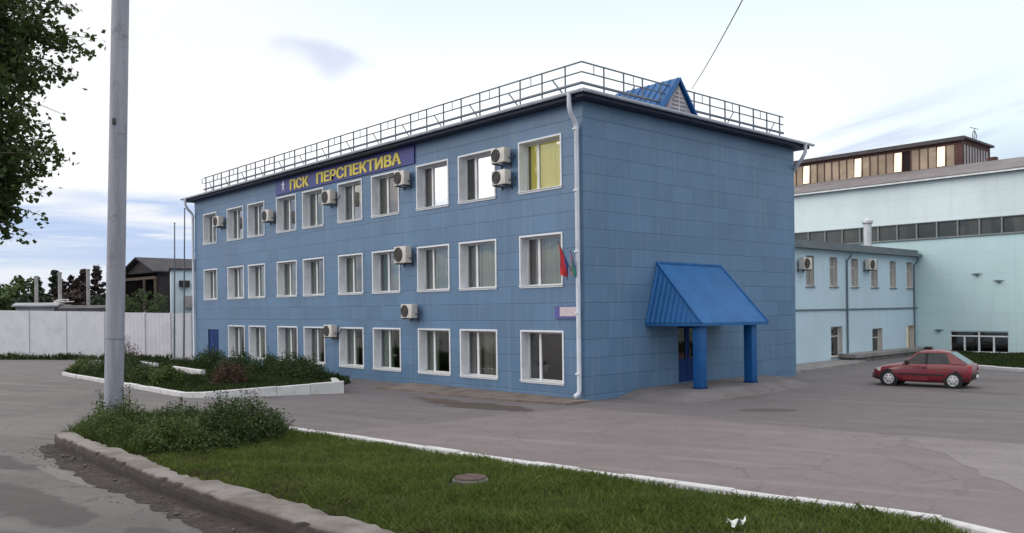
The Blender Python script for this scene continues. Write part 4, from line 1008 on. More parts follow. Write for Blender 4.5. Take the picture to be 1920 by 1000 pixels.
b = MB(); b.prism([N+Zv(zE-.1), Fc+Zv(zE-.1), AP+Zv(zA-.1)], dl*.12); b.build('gable', M_BARN, barn)
b = MB(); b.prism([N+Zv(6.05), Fc+Zv(6.05), Fc+Zv(6.3), N+Zv(6.3)], dl*-.15); b.build('beam', M_BWOOD, barn)
for f in (.02, .35, .98):
    q = N.lerp(Fc, f); b = MB(); b.bar(q-dl*.1, q-dl*.1+Zv(6.05), .3); b.build('post', M_BWOOD, barn)
wing = empty('blue_outbuilding', (-49, 4.6, 0)); tag(wing, 'pale blue outbuilding wall squeezed between the barn and the office building', 'building')
q0, q1 = Vector((-49.0, 4.6, 0)), Vector((-46.4, 12.1, 0)); wn_ = Vector((-.944, .33, 0))*5
b = MB(); b.prism([q0, q1, q1+wn_, q0+wn_], (0, 0, 6.45)); b.build('wall', mat('outbuilding_blue', (.58, .70, .78), .8, 0, .06, .8), wing)
b = MB(); b.prism([q0-wn_*.04-rl*.15+Zv(6.46), q1-wn_*.04+Zv(6.46), q1+wn_+Zv(6.46), q0+wn_-rl*.15+Zv(6.46)], (0, 0, .14)); b.build('roof', M_BROOF, wing)
c0 = q0.lerp(q1, .125)+Vector((.944, -.33, 0))*.25; ro = Matrix.Rotation(math.atan2(.944, .33), 3, 'Z')
b = MB(); b.cbox(c0+Zv(5.35), (.8, .5, .5), ro); b.build('vent_box', M_BARN, wing, bevel=.03)
b = MB(); b.cbox(q0.lerp(q1, .17)+Vector((.944, -.33, 0))*.25+Zv(3.9), (.75, .5, 1.0), ro); b.build('wall_box', M_POSTG, wing, bevel=.03)
# two thin poles by the corner of the building
for (x, y, x2, y2, z, lb) in ((-34.41, -.57, -34.3, -.5, 8.6, 'shorter, left one of two thin flagpoles beside the building end'), (-34.9, .2, -34.2, .1, 9.55, 'taller, right one of two thin flagpoles beside the building end')):
    t = empty('flagpole', (x, y, 0)); tag(t, lb, 'flagpole', 'thin flagpoles left of the building')
    b = MB(); b.tube([(x, y, .15), ((x+x2)/2, (y+y2)/2, z*.5), (x2, y2, z)], [.06, .05, .035], 8); b.build('shaft', M_RAIL, t, smooth=True)
    b = MB(); b.lathe([(0, .06), (.05, .03), (.05, -.03), (0, -.05)], (x2, y2, z+.04), 'z', 10); b.build('finial', M_RAIL, t)
    b = MB(); b.box(x-.2, x+.2, y-.2, y+.2, -.02, .2); b.build('base', M_CONC, t)

# ------------------------------------------------------------------ pale annex
def masonry(name, col, rows=1.2, rough=.85, joint=.10, colw=6.0):
    m, g, b, o = new_mat(name); p = g.pos(); X, Y, Z = g.sep(p)
    fz = g.m('FRACT', g.m('DIVIDE', Z, rows)); fx = g.m('FRACT', g.m('DIVIDE', g.m('ADD', X, Y), colw))
    j = g.m('MAXIMUM', g.step(g.m('MINIMUM', fz, g.m('SUBTRACT', 1.0, fz)), .022, .008), g.step(g.m('MINIMUM', fx, g.m('SUBTRACT', 1.0, fx)), .005, .002))
    c = g.mix(g.step(g.noise(p, .22, 6, .6), .3, .7), tuple(q*.93 for q in col), tuple(min(1, q*1.05) for q in col))
    st = g.noise(g.comb(g.m('MULTIPLY', g.m('ADD', X, Y), 2.2), 0.0, g.m('MULTIPLY', Z, .25)), 1.0, 5, .6)
    c = g.mix(g.m('MULTIPLY', g.step(st, .5, .75), .13), c, (.33, .36, .36))
    c = g.mix(g.m('MULTIPLY', j, joint), c, (.12, .15, .16))
    g.put(b.inputs['Base Color'], c); b.inputs['Roughness'].default_value = rough; b.inputs['Specular IOR Level'].default_value = .25
    g.put(b.inputs['Normal'], g.bump(g.m('ADD', g.noise(p, 12, 4), g.m('MULTIPLY', j, -1.5)), .25, .01))
    return m
M_ANNEX = masonry('annex_paint', (.52, .665, .76), 5.9, .85, .05)
M_HALLL = masonry('hall_paint_mint', (.55, .735, .77), 1.2, .85, .10); M_HALLU = masonry('hall_paint_pale', (.74, .85, .87), 1.2, .85, .08)
M_DARKG = mat('dark_fascia', (.14, .165, .18), .6, 0, .15, 1); M_PIPE = mat('dark_pipe', (.12, .16, .19), .6)
M_REV = mat('reveal_plaster', (.62, .60, .58), .85, 0, .06, 2); M_PANED = glass_mat('annex_glass', (1, 1, 1), 1.5, .02, (.25, .26, .26))
M_GLOW, g_, b_glow, _o = new_mat('glow_blind'); b_glow.inputs['Base Color'].default_value = (.7, .66, .55, 1); b_glow.inputs['Emission Color'].default_value = (1, .88, .66, 1); b_glow.inputs['Emission Strength'].default_value = .5  # glow put into the blind itself so this window reads bright
M_WOODF = mat('brown_frame', (.12, .085, .075), .6)
annex = empty('annex_building', (-3, 20, 0)); tag(annex, 'pale blue two-storey annex with narrow deep windows behind the office building', 'building')
AY0, AY1, AH, AX = 14.2, 33.44, 5.95, -3.0
UP = [(y-.42, y+.42, 4.02, 5.60) for y in (17.9, 20.3, 22.8, 25.23, 27.66, 30.1, 32.46)]
DN = [(22.44, 23.72, .25, 1.88), (27.32, 28.6, .1, 1.66), (31.9, 33.1, .1, 1.72)]
hs_ = UP+DN
b = MB(); us = sorted({AY0, AY1} | {h_[0] for h_ in hs_} | {h_[1] for h_ in hs_}); vs = sorted({0.0, AH} | {h_[2] for h_ in hs_} | {h_[3] for h_ in hs_})
holed(b, us, vs, hs_, lambda u, v, d: (AX-d, u, v))
b.face((AX, AY0, 0), (AX-11, AY0, 0), (AX-11, AY0, AH), (AX, AY0, AH)); b.face((AX-11, AY0, 0), (AX-11, AY1, 0), (AX-11, AY1, AH), (AX-11, AY0, AH)); b.face((AX, AY1, 0), (AX-11, AY1, 0), (AX-11, AY1, AH), (AX, AY1, AH))
b.build('wall', M_ANNEX, annex)
for k, (a0, a1, c0_, c1_) in enumerate(hs_):
    d = .22 if k < len(UP) else .26
    b = MB(); q = [(a0, c0_), (a1, c0_), (a1, c1_), (a0, c1_)]
    for i in range(4):
        p0, p1 = q[i], q[(i+1) % 4]; b.face((AX, *p0), (AX, *p1), (AX-d, *p1), (AX-d, *p0))
    wn_o = b.build('window', M_REV, annex)
    b = MB(); f_ = .06
    b.box(AX-d-.04, AX-d+.03, a0, a0+f_, c0_, c1_); b.box(AX-d-.04, AX-d+.03, a1-f_, a1, c0_, c1_); b.box(AX-d-.04, AX-d+.03, a0+f_, a1-f_, c0_, c0_+f_); b.box(AX-d-.04, AX-d+.03, a0+f_, a1-f_, c1_-f_, c1_); b.box(AX-d-.04, AX-d+.03, a0+f_, a1-f_, c1_-.55, c1_-.5)
    b.build('frame', M_REV, wn_o)
    b = MB(); b.face((AX-d-.01, a0, c0_), (AX-d-.01, a1, c0_), (AX-d-.01, a1, c1_), (AX-d-.01, a0, c1_)); b.build('pane', M_GLASS if k == len(hs_)-1 else M_PANED, wn_o)
    b = MB(); b.box(AX-.02, AX+.07, a0-.06, a1+.06, c0_-.05, c0_-.003); b.build('sill', M_DARKG, wn_o)
    if k == len(hs_)-1: wn_o['label'] = 'ground floor window with glowing white blinds'
    if k >= len(UP):
        b = MB(); b.face((AX-d-.12, a0, c0_), (AX-d-.12, a1, c0_), (AX-d-.12, a1, c1_), (AX-d-.12, a0, c1_)); b.build('blind', M_GLOW if k == len(hs_)-1 else CURT['brown'], wn_o)
b = MB(); b.box(AX-11.3, AX+.38, AY0-.3, AY1-.01, AH+.003, AH+.16); b.box(AX-.1, AX+.1, AY0-.3, AY1-.01, AH+.162, AH+.42); b.build('roof', M_DARKG, annex)
b = MB(); b.box(AX+.002, AX+.06, AY0, AY1-.02, 2.76, 2.84); b.build('ledge', M_PIPE, annex)
for y in (24.2, 32.98):
    b = MB(); b.tube([(AX+.36, y, AH), (AX+.3, y, AH-.25), (AX+.07, y, AH-.5), (AX+.07, y, .2)], .05, 8); b.build('drainpipe', M_PIPE, annex)
air_con(19.3, 4.85, .8, .6, 'air conditioner at the end of the annex next to the blue corner', 'x', AX); air_con(26.6, 5.0, .8, .6, 'air conditioner between upper annex windows', 'x', AX)
b = MB(); b.box(AX+.01, AX+1.0, 23.2, 33.3, .22, .4); b.box(AX+.01, AX+.8, 23.4, 33.3, 0, .218); o = b.build('loading_step', M_CONC); tag(o, kind='structure')
b = MB(); b.prism([(AX+.02, 14.5, 0), (AX+2.3, 14.5, 0), (AX+2.0, 20, 0), (AX+1.6, 23.15, 0), (AX+.02, 23.15, 0)], (0, 0, .1)); o = b.build('annex_apron', M_CONC); tag(o, kind='structure')
vp = empty('vent_stack', (-4.45, 30, 6)); tag(vp, 'galvanised vent pipe with a cowl standing on the annex roof', 'vent pipe')
M_GALV = mat('galvanised', (.62, .64, .66), .4, .35, .1, 3)
b = MB(); b.tube([(-4.45, 30, 6.1), (-4.45, 30, 7.95)], .23, 14); b.build('shaft', M_GALV, vp, smooth=True)
b = MB(); b.lathe([(.23, 7.9), (.33, 7.98), (.33, 8.12), (.3, 8.12), (.0, 8.32)], (-4.45, 30, 0), 'z', 14); b.build('cowl', M_GALV, vp, smooth=True)

# ------------------------------------------------------------------ factory hall
hall = empty('factory_hall', (-2, 33.5, 0)); tag(hall, 'large mint and white factory hall with a ribbon window and rusty roof lantern', 'building')
HY, HX0, HX1, HT, HD = 33.5, -46.0, 34.0, 10.62, 14.0
rib = (HX0+1, HX1-1, 7.06, 8.07); low = (-1.09, 2.1, .12, 1.4)
def hw(b_, z0, z1, holes):
    us = sorted({HX0, HX1} | {h_[0] for h_ in holes} | {h_[1] for h_ in holes}); vs = sorted({z0, z1} | {h_[2] for h_ in holes} | {h_[3] for h_ in holes})
    holed(b_, us, vs, holes, lambda u, v, d: (u, HY+d, v), .18)
b = MB(); hw(b, 0, 7.0, [low]); b.face((HX0, HY, 0), (HX0, HY+HD, 0), (HX0, HY+HD, 7), (HX0, HY, 7)); b.face((HX1, HY, 0), (HX1, HY+HD, 0), (HX1, HY+HD, 7), (HX1, HY, 7)); b.face((HX0, HY+HD, 0), (HX1, HY+HD, 0), (HX1, HY+HD, 7), (HX0, HY+HD, 7)); b.build('wall', M_HALLL, hall)
b = MB(); hw(b, 7.0, HT, [rib]); b.face((HX0, HY, 7), (HX0, HY+HD, 7), (HX0, HY+HD, HT), (HX0, HY, HT)); b.face((HX1, HY, 7), (HX1, HY+HD, 7), (HX1, HY+HD, HT), (HX1, HY, HT)); b.face((HX0, HY+HD, 7), (HX1, HY+HD, 7), (HX1, HY+HD, HT), (HX0, HY+HD, HT)); b.build('upper_wall', M_HALLU, hall)
def ribbon():
    w0, w1, z0, z1 = rib; b = MB(); b.face((w0, HY+.15, z0), (w1, HY+.15, z0), (w1, HY+.15, z1), (w0, HY+.15, z1))
    m, g, bb, o = new_mat('dirty_glazing'); X, Y, Z = g.sep(g.pos())
    wn = g.n('ShaderNodeTexWhiteNoise', noise_dimensions='1D'); g.put(wn.inputs[1], g.m('FLOOR', g.m('DIVIDE', X, 1.2)))
    c = g.mix(wn.outputs[0], (.035, .05, .055), (.085, .095, .095)); c = g.mix(g.m('MULTIPLY', g.step(g.noise(g.pos(), 1.1, 5), .5, .7), .4), c, (.14, .13, .12))
    g.put(bb.inputs['Base Color'], c); bb.inputs['Roughness'].default_value = .25
    t = b.build('ribbon_window', m, hall)
    b = MB(); x = w0
    while x < w1: b.box(x-.04, x+.04, HY+.04, HY+.14, z0, z1); x += 1.2
    b.box(w0, w1, HY+.05, HY+.13, z0+.002, z0+.05); b.box(w0, w1, HY+.05, HY+.13, z1-.05, z1-.002); b.build('mullion', mat('mullion_grey', (.22, .25, .25), .6), t)
    b = MB(); b.box(w0, w1, HY-.08, HY+.03, z0-.06, z0-.003); b.build('sill', M_DARKG, t)
ribbon()
def lowwin():
    x0_, x1_, z0, z1 = low
    b = MB(); b.face((x0_, HY+.14, z0), (x1_, HY+.14, z0), (x1_, HY+.14, z1), (x0_, HY+.14, z1)); t = b.build('window', glass_mat('hall_glass', (1, 1, 1), 1.5, .02, (.08, .1, .1)), hall); t['label'] = 'low four-pane window with white frames at the foot of the hall wall'
    b = MB(); b.box(x0_+.05, x1_-.05, HY+.16, HY+.2, z0, z1); b.build('backing', M_BARN, t)
    b = MB(); n = 4
    for k in range(n+1):
        x = x0_+(x1_-x0_)*k/n; b.box(max(x0_, x-.045), min(x1_, x+.045), HY+.06, HY+.135, z0, z1 if k in (0, 2, 4) else 1.08)
    for z in (z0, 1.06, z1-.06): b.box(x0_, x1_, HY+.055, HY+.13, z, z+.075)
    b.build('frame', M_WHITE, t)
lowwin()
M_HROOF = mat('hall_roof_felt', (.185, .17, .175), .9, 0, .15, .8)
zr_ = 12.05; yr_ = HY+HD/2
b = MB()
zr_ = 11.88
for ya_, ye_ in ((HY-.35, 37.7), (HY+HD+.35, 43.4)):
    b.prism([(HX0-.3, ya_, HT+.02), (HX1+.3, ya_, HT+.02), (HX1+.3, ye_, zr_), (HX0-.3, ye_, zr_)], (0, 0, .12))
b.box(HX0-.3, HX1+.3, 37.7, 43.4, zr_, zr_+.12)
b.prism([(HX0+.01, HY+.01, HT), (HX0+.01, HY+HD-.01, HT), (HX0+.01, 43.3, zr_), (HX0+.01, 37.8, zr_)], (.1, 0, 0)); b.prism([(HX1-.1, HY+.01, HT), (HX1-.1, HY+HD-.01, HT), (HX1-.1, 43.3, zr_), (HX1-.1, 37.8, zr_)], (.09, 0, 0)); b.build('roof', M_HROOF, hall)
b = MB(); b.box(HX0-.3, HX1+.3, HY-.4, HY-.355, HT-.03, HT+.06); b.build('cornice', mat('cornice_white', (.74, .77, .78), .5), hall)
M_RUST = mat('rusty_red', (.105, .048, .042), .75, 0, .3, 1.5, dirt=(.07, .035, .03), dirt_amt=.6)
M_DUSTY = mat('dusty_pane', (.43, .335, .235), .5, 0, .22, 1.1, dirt=(.20, .15, .11), dirt_amt=.5); M_DUSTY2 = mat('dusty_pane_dark', (.33, .25, .175), .5, 0, .2, 1.1); M_GREYP = mat('grey_pane', (.36, .35, .36), .45, 0, .12, 1.5)
M_MIRPANE = mat('mirror_pane', (.52, .44, .32), .16, .85, .03, 2); M_HOLE = mat('dark_opening', (.02, .012, .012), .9)
LX0, LX1, LY0, LY1, LZ0, LZ1 = -38.0, -1.87, 38.0, 43.1, 11.2, 13.72
b = MB(); b.box(LX0, LX1, LY0, LY1, LZ0, 12.05); b.box(LX0, LX1, LY0, LY1, 13.42, LZ1-.002); lan = b.build('roof_lantern', M_RUST, hall)
b = MB(); b.box(LX0-.2, LX1+.22, LY0-.25, LY1+.2, LZ1, LZ1+.14); b.box(LX0-.2, LX1+.22, LY0-.25, LY0-.2, LZ1-.12, LZ1-.002); b.build('cap', mat('lantern_cap', (.085, .075, .08), .8), lan)
fr_ = MB(); gl_ = MB(); op_ = MB(); r_ = random.Random(12)
pw = .56; n = int((LX1-LX0-.5)/pw); bright = {1, 6, 11, 18, 26, 33, 41, 50}; gl_mats = [M_DUSTY, M_DUSTY2, M_HOLE]
for k in range(n):
    x1_ = LX1-.45-k*pw; x0_ = x1_-pw
    fr_.box(x0_-.03, x0_+.03, LY0-.02, LY0+.08, 12.05, 13.42)
    if k in bright:      # mirror-like metal put in for glass, tilted a touch to reflect bright sky
        op_ = MB(); op_.prism([(x0_+.04, LY0+.02, 13.38), (x1_-.04, LY0+.02, 13.38), (x1_-.04, LY0-.06, 12.08), (x0_+.04, LY0-.06, 12.08)], (0, .02, 0)); op_.build('tilted_pane', M_MIRPANE, lan); continue
    gl_.cur = 2 if k == 5 else (1 if r_.random() < .4 else 0)
    gl_.face((x0_+.03, LY0+.03, 12.05), (x1_-.03, LY0+.03, 12.05), (x1_-.03, LY0+.03, 13.42), (x0_+.03, LY0+.03, 13.42))
fr_.box(LX1-.48, LX1, LY0-.01, LY0+.3, 12.05, 13.42); fr_.box(LX1-.25, LX1, LY1-.3, LY1, 12.05, 13.42); fr_.box(LX0, LX0+.4, LY0, LY1, 12.05, 13.42); fr_.box(LX0, LX1, LY1-.08, LY1-.03, 12.05, 13.42)
gl_.build('glazing', gl_mats, lan)
b = MB(); n2 = 9
for k in range(n2):
    y0_ = LY0+.3+(LY1-LY0-.6)*k/n2; y1_ = LY0+.3+(LY1-LY0-.6)*(k+1)/n2
    fr_.box(LX1-.08, LX1+.015, y0_-.03, y0_+.03, 12.05, 13.42); b.face((LX1-.03, y0_+.03, 12.05), (LX1-.03, y1_-.03, 12.05), (LX1-.03, y1_-.03, 13.42), (LX1-.03, y0_+.03, 13.42))
b.build('end_glazing', M_GREYP, lan); fr_.build('frame', M_RUST, lan)
b = MB(); b.box(-.85, -.35, 39.4, 39.9, 12.0, 12.5); b.build('roof_vent', M_RUST, hall)
an = empty('roof_aerial', (-2.0, 40.6, LZ1+.14)); tag(an, 'thin ring aerial on the corner of the rusty roof lantern', 'aerial')
b = MB(); b.tube([(-2, 40.6, LZ1+.13), (-2, 40.6, LZ1+1.05)], .02, 6); b.build('mast', M_RAIL, an)
b = MB(); b.tube([(-2, 40.6+.33*math.cos(t_), LZ1+.52+.33*math.sin(t_)) for t_ in [2*math.pi*k/20 for k in range(21)]], .03, 6, False); b.build('ring', M_RAIL, an)
b = MB(); b.tube([(-2, 39.8, LZ1+1.0), (-2, 41.3, LZ1+1.06)], .02, 5); b.build('crossbar', M_RAIL, an)
lamp_n = [(0.45, 4.75), (1.62, 4.32), (-1.72, 1.42)]
for (x, z), lb in zip(lamp_n, ('left of two small dark fittings high on the mint wall', 'right of two small dark fittings high on the mint wall', 'small dark fitting near the low hall window')):
    t = empty('wall_fitting', (x, HY, z)); tag(t, lb, 'wall fitting', 'small fittings on the hall wall')
    b = MB(); b.box(x-.12, x+.12, HY-.2, HY-.003, z-.06, z+.06); b.build('body', M_PIPE, t, bevel=.02)
    b = MB(); b.tube([(x-.3, HY-.02, z+.02), (x+.3, HY-.02, z+.02)], .015, 5); b.build('bracket', M_PIPE, t)
# grass bank before the hall
GB = [(4.05, 22.6), (6.3, 21.8), (12, 20.0), (34, 14), (34, 33.45), (-1.9, 33.45), (.2, 30)]
b = MB(); b.add([(4.05, 22.6, .1), (6.3, 21.8, .1), (12, 20.0, .1), (34, 14, .1), (34, 33.45, .35), (-1.9, 33.45, .12), (.2, 30, .1), (4.05, 22.6, -.02), (6.3, 21.8, -.02), (12, 20, -.02), (34, 14, -.02), (.2, 30, -.02), (-1.9, 33.45, -.02)],
    [(0, 1, 2, 3, 4, 5, 6), (7, 8, 1, 0), (8, 9, 2, 1), (9, 10, 3, 2), (11, 7, 0, 6), (12, 11, 6, 5)]); o = b.build('grass_bank', M_SOIL); tag(o, kind='structure')
o = grass('hall_grass', GB, .1, 30000, .08, .2, M_BEDG, .03, .8, .4, lambda x, y: (x < 12)*1.0); tag(o, 'strip of green grass at the foot of the mint hall', 'grass', kind='stuff')
o = kerb('hall_kerb', [(34, 13.8), (12, 19.8), (6.3, 21.6), (3.95, 22.45), (.0, 30)], .25, .16, M_KWHITE, 1.0, .01, 41); tag(o, kind='structure')
# ------------------------------------------------------------------ the tall pole
def tall_pole():
    B = Vector((-4.25, -13.25, 0)); rt = Vector((.672, .741, 0)); ln = .0285
    t = empty('utility_pole', B); tag(t, 'tall thick grey pole rising from the weeds at the kerb tip', 'pole')
    m, g, b_, o = new_mat('weathered_pole'); X, Y, Z = g.sep(g.pos())
    n1 = g.noise(g.comb(g.m('MULTIPLY', X, 6), g.m('MULTIPLY', Y, 6), g.m('MULTIPLY', Z, .5)), 1.0, 6, .65); n2 = g.noise(g.pos(), 2.2, 6, .7)
    c = g.mix(g.step(n1, .3, .7), (.235, .245, .295), (.33, .34, .40)); c = g.mix(g.m('MULTIPLY', g.step(n2, .55, .72), .55), c, (.13, .11, .115)); c = g.mix(g.m('MULTIPLY', g.step(g.noise(g.pos(), 18, 3), .6, .7), .4), c, (.36, .36, .39))
    g.put(b_.inputs['Base Color'], c); b_.inputs['Roughness'].default_value = .6; g.put(b_.inputs['Normal'], g.bump(n2, .2, .01))
    at = lambda z: B+Vector((0, 0, z))+rt*ln*z
    b = MB(); b.tube([at(0), at(3), at(7), at(13)], [.232, .226, .215, .205], 24); b.build('shaft', m, t, smooth=True)
    b = MB()
    for z in (2.45,): b.tube([at(z-.04), at(z+.04)], .242, 24)
    b.build('collar', m, t, smooth=True)
    b = MB(); b.tube([at(0), at(.25)], .33, 20); b.build('base', M_CONC, t, smooth=True)
    b = MB(); q = at(7.95); b.cbox(q+Vector((.155, -.15, 0)), (.08, .08, .16), Matrix.Rotation(-.75, 3, 'Z')); b.build('hook', M_ACD, t, bevel=.01)
    b = MB(); b.lathe([(.205, 0), (.12, .1), (0, .14)], at(13), 'z', 20); b.build('cap', m, t)
tall_pole()
# wire
b = MB(); p, q = Vector((-.5, 6.72, 11.42)), Vector((21.5, -20.0, 7.5)); pts = []
for k in range(25):
    f = k/24; pts.append(p.lerp(q, f)+Vector((0, 0, -.35*4*f*(1-f))))
b.tube(pts, .013, 5); o = b.build('overhead_wire', mat('wire_grey', (.22, .19, .2), .7)); tag(o, 'thin overhead wire leaving the roof beside the blue gable', 'wire')
# manhole ring, litter
t = empty('manhole', (7.56, -11.06, .1)); tag(t, 'round rusty manhole cover on a concrete ring in the grass', 'manhole cover')
b = MB(); b.lathe([(.31, -.12), (.31, .05), (.29, .07), (.22, .07)], (7.56, -11.06, .11), 'z', 28); b.build('ring', M_PORCH, t, smooth=True)
b = MB(); b.lathe([(0, .12), (.24, .12), (.27, .113), (.28, .10), (.28, .06)], (7.56, -11.06, .09), 'z', 28); b.build('cover', mat('rusty_iron', (.085, .055, .05), .8, .2, .3, 6, dirt=(.2, .16, .14), dirt_amt=.5), t, smooth=True)
r_ = random.Random(8); b = MB(); n = 7; base = Vector((12.45, -10.55, .2)); G_ = []
for i in range(n):
    for j in range(n):
        G_.append(base+Vector(((i-3)*.034+r_.uniform(-.015, .015), (j-3)*.034+r_.uniform(-.015, .015), .05*math.sin(i*1.3)*math.cos(j*1.1)+r_.uniform(0, .04)+(.05 if i > 4 else 0))))
b.add(G_, [(i*n+j, (i+1)*n+j, (i+1)*n+j+1, i*n+j+1) for i in range(n-1) for j in range(n-1) if not (i < 2 and j > 4)])
o = b.build('litter', mat('litter_white', (.72, .74, .70), .6)); tag(o, 'crumpled white scrap of paper lying in the grass', 'litter')

# ------------------------------------------------------------------ red hatchback
def car():
    t = empty('hatchback_car', (5.82, 12.26, 0), R(189)); t.scale = (.94, .94, .99); tag(t, 'small dark red hatchback parked on the asphalt before the mint hall', 'car')
    m_red, g, bb, o = new_mat('car_red'); bb.inputs['Base Color'].default_value = (.26, .016, .028, 1); bb.inputs['Roughness'].default_value = .3; bb.inputs['Coat Weight'].default_value = .6; bb.inputs['Coat Roughness'].default_value = .06
    g.put(bb.inputs['Base Color'], g.mix(g.step(g.noise(g.pos(), 1.8, 5), .4, .7), (.20, .012, .022), (.16, .015, .022)))
    M_BLK = mat('car_black', (.018, .017, .02), .6); M_CGL = glass_mat('car_glass', (.85, .88, .9), 1.5, .03, (.22, .23, .24), .004, .7); M_TY = mat('tyre', (.02, .02, .021), .85); M_RIM = mat('alloy_grey', (.55, .56, .57), .4, .4, .08, 8)
    WB0, WB1, WR = 1.14, -1.16, .285
    # stations along the car: x, underside, side crease, shoulder, top, half widths (bottom, crease, shoulder, top)
    S = [(1.79, .30, .42, .54, .58, .50, .56, .52, .40), (1.70, .24, .42, .62, .68, .62, .68, .66, .52), (1.45, .20, .45, .70, .78, .70, .76, .72, .60), (1.10, .19, .48, .76, .85, .72, .79, .75, .62), (.78, .19, .50, .80, .91, .72, .79, .76, .64),
         (.55, .19, .50, .83, .94, .72, .79, .76, .66), (.1, .18, .50, .85, .92, .72, .79, .76, .70), (-.5, .18, .50, .86, .93, .72, .79, .77, .70), (-1.0, .19, .52, .87, .94, .72, .79, .77, .70), (-1.45, .21, .54, .88, .94, .70, .78, .75, .66), (-1.72, .26, .55, .86, .93, .64, .72, .70, .60), (-1.77, .34, .54, .80, .86, .58, .66, .64, .52)]
    lo = lambda z: z if z < .5 else .5+(z-.5)*.86
    S = [(q[0], q[1], q[2], lo(q[3]), lo(q[4]), *q[5:]) for q in S]
    n = len(S); ring = []
    for (x, zb, zm, zs, zt, wb, wm, ws, wt) in S:
        half = [(0, zb), (wb*.9, zb), (wb, zb+.05), (wm, (zb+zm)/2), (wm, zm), ((wm+ws)/2+.012, (zm+zs)/2), (ws, zs), ((ws+wt)/2, (zs+zt)/2+.012), (wt, zt), (wt*.5, zt+.012), (0, zt+.015)]
        ring.append([(x, y, z) for y, z in half]+[(x, -y, z) for y, z in half[-2:0:-1]])
    k = len(ring[0]); b = MB()
    b.add([q for r0 in ring for q in r0], [(i*k+j, i*k+(j+1) % k, (i+1)*k+(j+1) % k, (i+1)*k+j) for i in range(n-1) for j in range(k)]+[tuple(range(k)), tuple((n-1)*k+j for j in range(k))[::-1]])
    body = b.build('body', m_red, t, local=True, smooth=True); body.data.set_sharp_from_angle(angle=R(50))
    # cabin: x, z, half width for the glass line and the roof
    C = [(.62, .90, .66), (.12, 1.30, .54), (-.15, 1.355, .53), (-.65, 1.36, .53), (-1.0, 1.31, .52), (-1.68, .93, .60)]
    top = [(.12, 1.30, .53), (-.15, 1.375, .54), (-.65, 1.385, .54), (-1.02, 1.30, .52)]
    b = MB(); kk = 7; rows = []
    for (x, z, w) in top: rows.append([(x, w*math.sin(a_), z-.05*(1-math.cos(a_*1.0))-(.035 if abs(a_) > 1.4 else 0)) for a_ in [(-math.pi/2)+math.pi*j/(kk-1) for j in range(kk)]])
    b.add([q for r0 in rows for q in r0], [(i*kk+j, i*kk+j+1, (i+1)*kk+j+1, (i+1)*kk+j) for i in range(len(rows)-1) for j in range(kk-1)])
    roof = b.build('roof', m_red, t, local=True, smooth=True)
    M_PIL = m_red
    for sd_ in (-1, 1):
        b = MB(); w = lambda z: sd_*(.735-(z-.86)*.34)
        P = lambda x, z: (x, w(z), z)
        # pillars
        b.prism([P(.66, .845), P(.56, .845), P(.06, 1.28), P(.14, 1.29)], (0, -sd_*.05, 0)); b.prism([P(-1.1, .875), P(-1.62, .89), P(-1.02, 1.29), P(-.88, 1.27)], (0, -sd_*.05, 0))
        b.prism([P(.14, 1.29), P(-.15, 1.325), P(-.65, 1.33), P(-1.02, 1.29), P(-1.0, 1.24), P(-.65, 1.27), P(-.15, 1.265), P(.06, 1.235)], (0, -sd_*.05, 0))
        b.build('pillar', M_PIL, t, local=True)
        b = MB(); b.prism([P(-.17, .855), P(-.25, .855), P(-.24, 1.27), P(-.16, 1.27)], (0, -sd_*.045, 0)); b.build('pillar', M_BLK, t, local=True)
        for q in ([P(.55, .865), P(-.16, .865), P(-.16, 1.26), P(.08, 1.24)], [P(-.26, .865), P(-1.1, .88), P(-.90, 1.255), P(-.26, 1.265)]):
            b = MB(); b.face(*[(x, y-sd_*.02, z) for x, y, z in q]); b.build('side_window', M_CGL, t, local=True)
        # doors with handle, trim and sill
        b = MB(); yy = lambda z: sd_*(.795 if z < .55 else .795-(z-.5)*.06)
        b.prism([(.62, yy(.3), .26), (.62, yy(.75), .79), (-.28, yy(.8), .815), (-.28, yy(.3), .25)], (0, -sd_*.05, 0)); door = b.build('door', m_red, t, local=True, bevel=.012)
        b = MB(); b.cbox((-.16, sd_*.80, .73), (.15, .035, .04)); b.build('handle', M_BLK, door, local=True)
        b = MB(); b.prism([(.56, sd_*.74, .86), (.44, sd_*.74, .86), (.44, sd_*.92, .88), (.52, sd_*.92, .88)], (0, 0, .12)); b.build('mirror', M_BLK, t, local=True, bevel=.02)
        b = MB(); b.box(-.85, .80, sd_*.80-.012, sd_*.80+.012, .45, .50); b.build('side_trim', M_BLK, t, local=True)
        b = MB(); b.prism([(1.72, sd_*.50, .52), (1.70, sd_*.66, .52), (1.5, sd_*.735, .56), (1.5, sd_*.72, .68), (1.66, sd_*.63, .65)], (0, 0, .02)); 
        b.prism([(1.76, sd_*.42, .50), (1.715, sd_*.66, .50), (1.48, sd_*.752, .55), (1.47, sd_*.735, .69), (1.69, sd_*.64, .655), (1.735, sd_*.42, .64)], (-.03, -sd_*.03, 0)); b.build('headlight', mat('headlamp', (.62, .62, .62), .15), t, local=True)
        b = MB(); b.prism([(-1.70, sd_*.735, .62), (-1.785, sd_*.62, .62), (-1.76, sd_*.60, .82), (-1.70, sd_*.70, .83)], (-.012, sd_*.012, 0)); b.build('tail_light', mat('tail_lamp', (.45, .02, .03), .2), t, local=True)
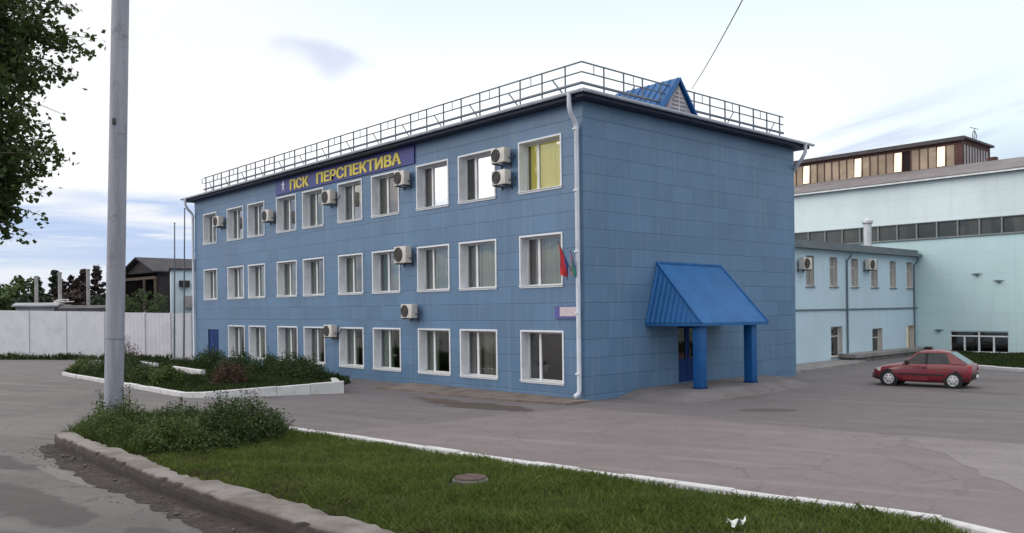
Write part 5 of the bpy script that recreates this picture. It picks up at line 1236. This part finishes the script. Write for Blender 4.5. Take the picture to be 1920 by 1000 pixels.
        for wx in (WB0, WB1):
            # wheel arch and wheel
            b = MB(); b.lathe([(0, 0), (.345, 0), (.345, sd_*.02)], (wx, sd_*.785, WR+.02), n=28); b.build('wheel_arch', M_BLK, t, local=True)
            b = MB(); b.lathe([(.19, sd_*-.17), (.27, sd_*-.17), (WR, sd_*-.14), (WR, sd_*-.03), (.268, sd_*.005), (.205, sd_*.008), (.19, 0)], (wx, sd_*.80, WR), n=28); wh = b.build('wheel', M_TY, t, local=True, smooth=True)
            b = MB(); b.lathe([(.205, sd_*.004), (.19, sd_*.012), (.17, sd_*-.012), (.06, sd_*.012), (0, sd_*.016)], (wx, sd_*.80, WR), n=28)
            b.build('rim', M_RIM, wh, local=True, smooth=True)
            b = MB()
            for s_ in range(6):
                a_ = s_*math.pi/3; b.lathe([(0, sd_*.006), (.024, sd_*.004)], (wx+.125*math.cos(a_), sd_*.80, WR+.125*math.sin(a_)), n=8)
            b.build('rim_hole', M_BLK, wh, local=True)
    b = MB(); b.face((.60, -.64, .865), (.60, .64, .865), (.13, .52, 1.295), (.13, -.52, 1.295)); b.build('windscreen', M_CGL, t, local=True)
    b = MB(); b.face((-1.64, -.58, .89), (-1.64, .58, .89), (-1.03, .49, 1.29), (-1.03, -.49, 1.29)); b.build('rear_window', M_CGL, t, local=True)
    b = MB(); b.box(-1.6, .6, -.66, .66, .6, .82); b.build('interior', M_BLK, t, local=True)
    for xs_ in (.02, -.72):
        b = MB(); b.box(xs_-.06, xs_+.06, -.5, -.1, .8, 1.15); b.box(xs_-.06, xs_+.06, .1, .5, .8, 1.15); b.build('seat', M_BLK, t, local=True, bevel=.04)
    b = MB(); b.prism([(1.66, .70, .27), (1.84, .5, .27), (1.86, 0, .27), (1.84, -.5, .27), (1.66, -.70, .27), (1.5, -.74, .27), (1.5, .74, .27)], (0, 0, .2)); b.build('front_bumper', M_BLK, t, local=True, bevel=.04)
    b = MB(); b.prism([(-1.66, .73, .34), (-1.82, .6, .34), (-1.85, 0, .34), (-1.82, -.6, .34), (-1.7, -.73, .34), (-1.5, -.76, .34), (-1.5, .76, .34)], (0, 0, .19)); b.build('rear_bumper', M_BLK, t, local=True, bevel=.04)
    b = MB(); b.box(-.28, .0, -.14, .14, 1.37, 1.48); b.build('roof_box', M_BLK, t, local=True, bevel=.05)  # dark rounded block on the car roof, use unknown
    b = MB(); b.box(1.828, 1.835, -.26, .26, .42, .53); b.box(-1.865, -1.858, -.26, .26, .38, .49); b.build('number_plate', M_WHITE, t, local=True)
car()
